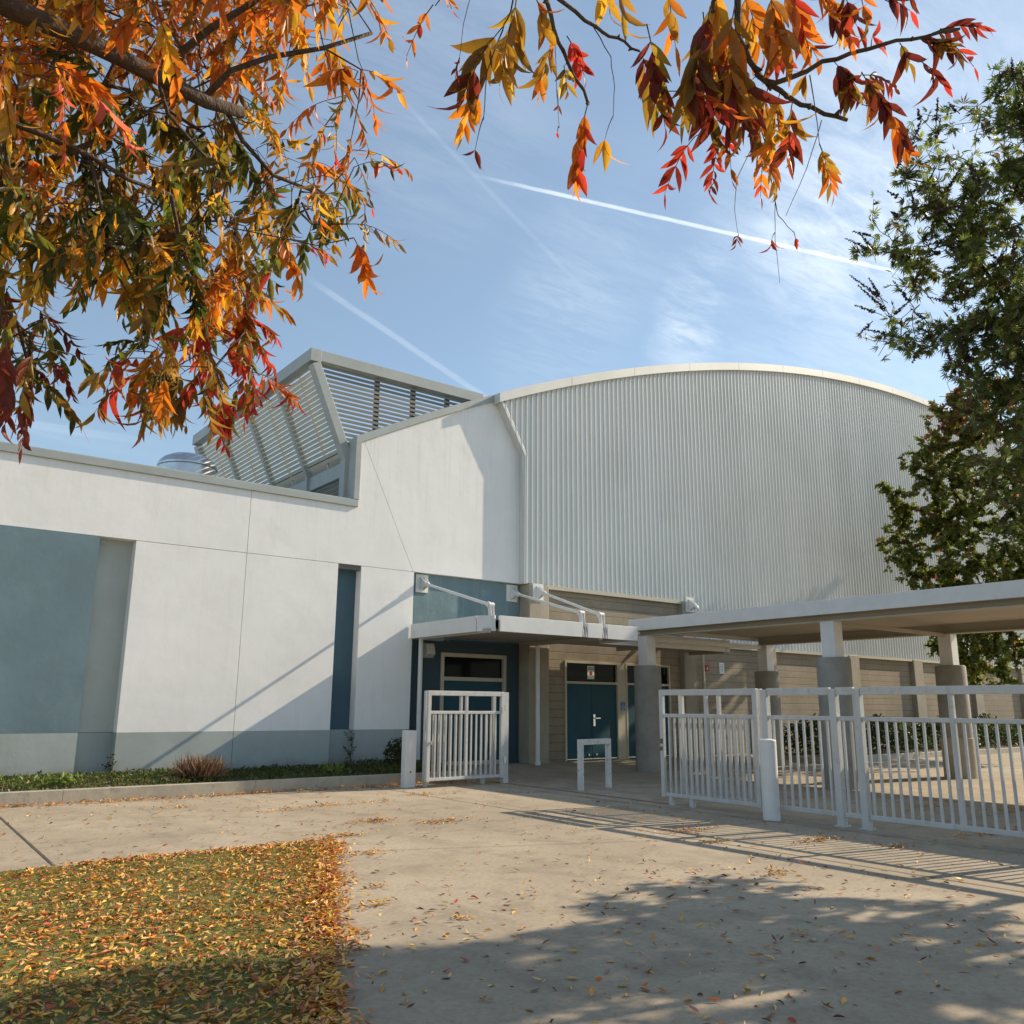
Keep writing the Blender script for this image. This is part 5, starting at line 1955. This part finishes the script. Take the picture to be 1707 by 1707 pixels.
fl = Leaves()
k = 0
while k < 19000:
    x, y = rng.uniform(-1.0, 4.7), rng.uniform(2.6, 9.4)
    if not in_poly(x, y, LAWN_POLY):
        continue
    # thinner in the far left, thicker along the right rim
    edge = 2.1 + (y - 4.1) * (4.55 - 2.1) / 5.05
    w_ = 0.30 + 0.45 * math.exp(-max(0, edge - x) / 0.35) + 0.22 * (0.5 + 0.5 * math.sin(3.1 * x + 1.3 * y) * math.sin(2.3 * y - x)) + 0.18 * max(0, min(1, (7.5 - y) / 3))
    if rng.random() > w_:
        continue
    fallen(fl, x, y, 0.022 + rng.random() * 0.014, 0.03, 0.078)
    k += 1
# thick rim spilling over the lawn edge
for i in range(2400):
    y = rng.uniform(3.0, 9.3)
    edge = 2.1 + (y - 4.1) * (4.55 - 2.1) / 5.05
    x = edge + rng.normal() * 0.09 - 0.07 + (0.10 * max(0, math.sin(y * 3.7)) * rng.random())
    fallen(fl, x, y, 0.015 + rng.random() * 0.03)
for i in range(500):
    x = rng.uniform(2.0, 4.6)
    fallen(fl, x, 9.33 + rng.normal() * 0.05 + 0.02 * math.sin(x * 5), 0.015 + rng.random() * 0.02)
tag(fl.build('fallen_leaves', DRYLEAF), 'thick carpet of orange and yellow leaves fallen on the lawn', 'fallen leaves', kind='stuff')

pl = Leaves()
k = 0
while k < 1300:
    x, y = rng.uniform(-1, 10.4), rng.uniform(2.6, 14.9)
    if in_poly(x, y, LAWN_POLY):
        continue
    if rng.random() > 0.35 + 0.5 * math.exp(-abs(x - 4.5) / 2.5):
        continue
    fallen(pl, x, y, 0.008 + rng.random() * 0.006, 0.03, 0.085, 0.15)
    k += 1
for i in range(420):
    x, y = rng.uniform(1.5, 8), rng.uniform(2.6, 6.0)
    if not in_poly(x, y, LAWN_POLY):
        fallen(pl, x, y, 0.009, 0.03, 0.09, 0.3)
# drifts against the kerb and swept little piles
for i in range(1500):
    x = rng.uniform(-1, 10.3)
    fallen(pl, x, 14.95 - abs(rng.normal()) * 0.10 * (1 + 0.5 * math.sin(x * 1.9)), 0.012 + rng.random() * 0.03, 0.035, 0.075, 0.1)


def ground_at(px, py):
    d = ray(px, py)
    s = -EYE[2] / d[2]
    return EYE + d * s


PILES = [(625, 1370, .5, .16, 150), (735, 1371, .42, .14, 130), (566, 1395, .35, .10, 130), (612, 1424, .26, .10, 80), (470, 1352, .4, .12, 60), (545, 1344, .5, .14, 90), (625, 1338, .4, .12, 50), (705, 1325, .4, .15, 60),
         (1150, 1385, .5, .16, 110), (1185, 1405, .25, .1, 60), (1365, 1402, .45, .12, 110), (1290, 1458, .16, .08, 40), (1500, 1412, .4, .1, 60), (800, 1305, .9, .12, 110), (1340, 1330, .8, .2, 60),
         (1650, 1390, .9, .15, 150), (1560, 1345, 1.2, .3, 150), (1680, 1350, 1.0, .3, 150), (620, 1510, .18, .1, 45), (575, 1590, .2, .1, 50), (600, 1560, .12, .12, 25), (630, 1480, .12, .1, 25), (770, 1532, .12, .06, 16), (1330, 1560, .1, .06, 14), (290, 1347, .4, .1, 40)]
for px_, py_, sx_, sy_, n_ in PILES:
    c0 = ground_at(px_, py_)
    for i in range(n_):
        x, y = c0[0] + rng.normal() * sx_ * 0.5, c0[1] + rng.normal() * sy_ * 0.6
        fallen(pl, x, y, gz(y) + 0.008 + rng.random() * 0.025, 0.03, 0.07, 0.08)
tag(pl.build('fallen_leaves', DRYLEAF), 'loose fallen leaves scattered and drifted over the concrete plaza', 'fallen leaves', kind='stuff')
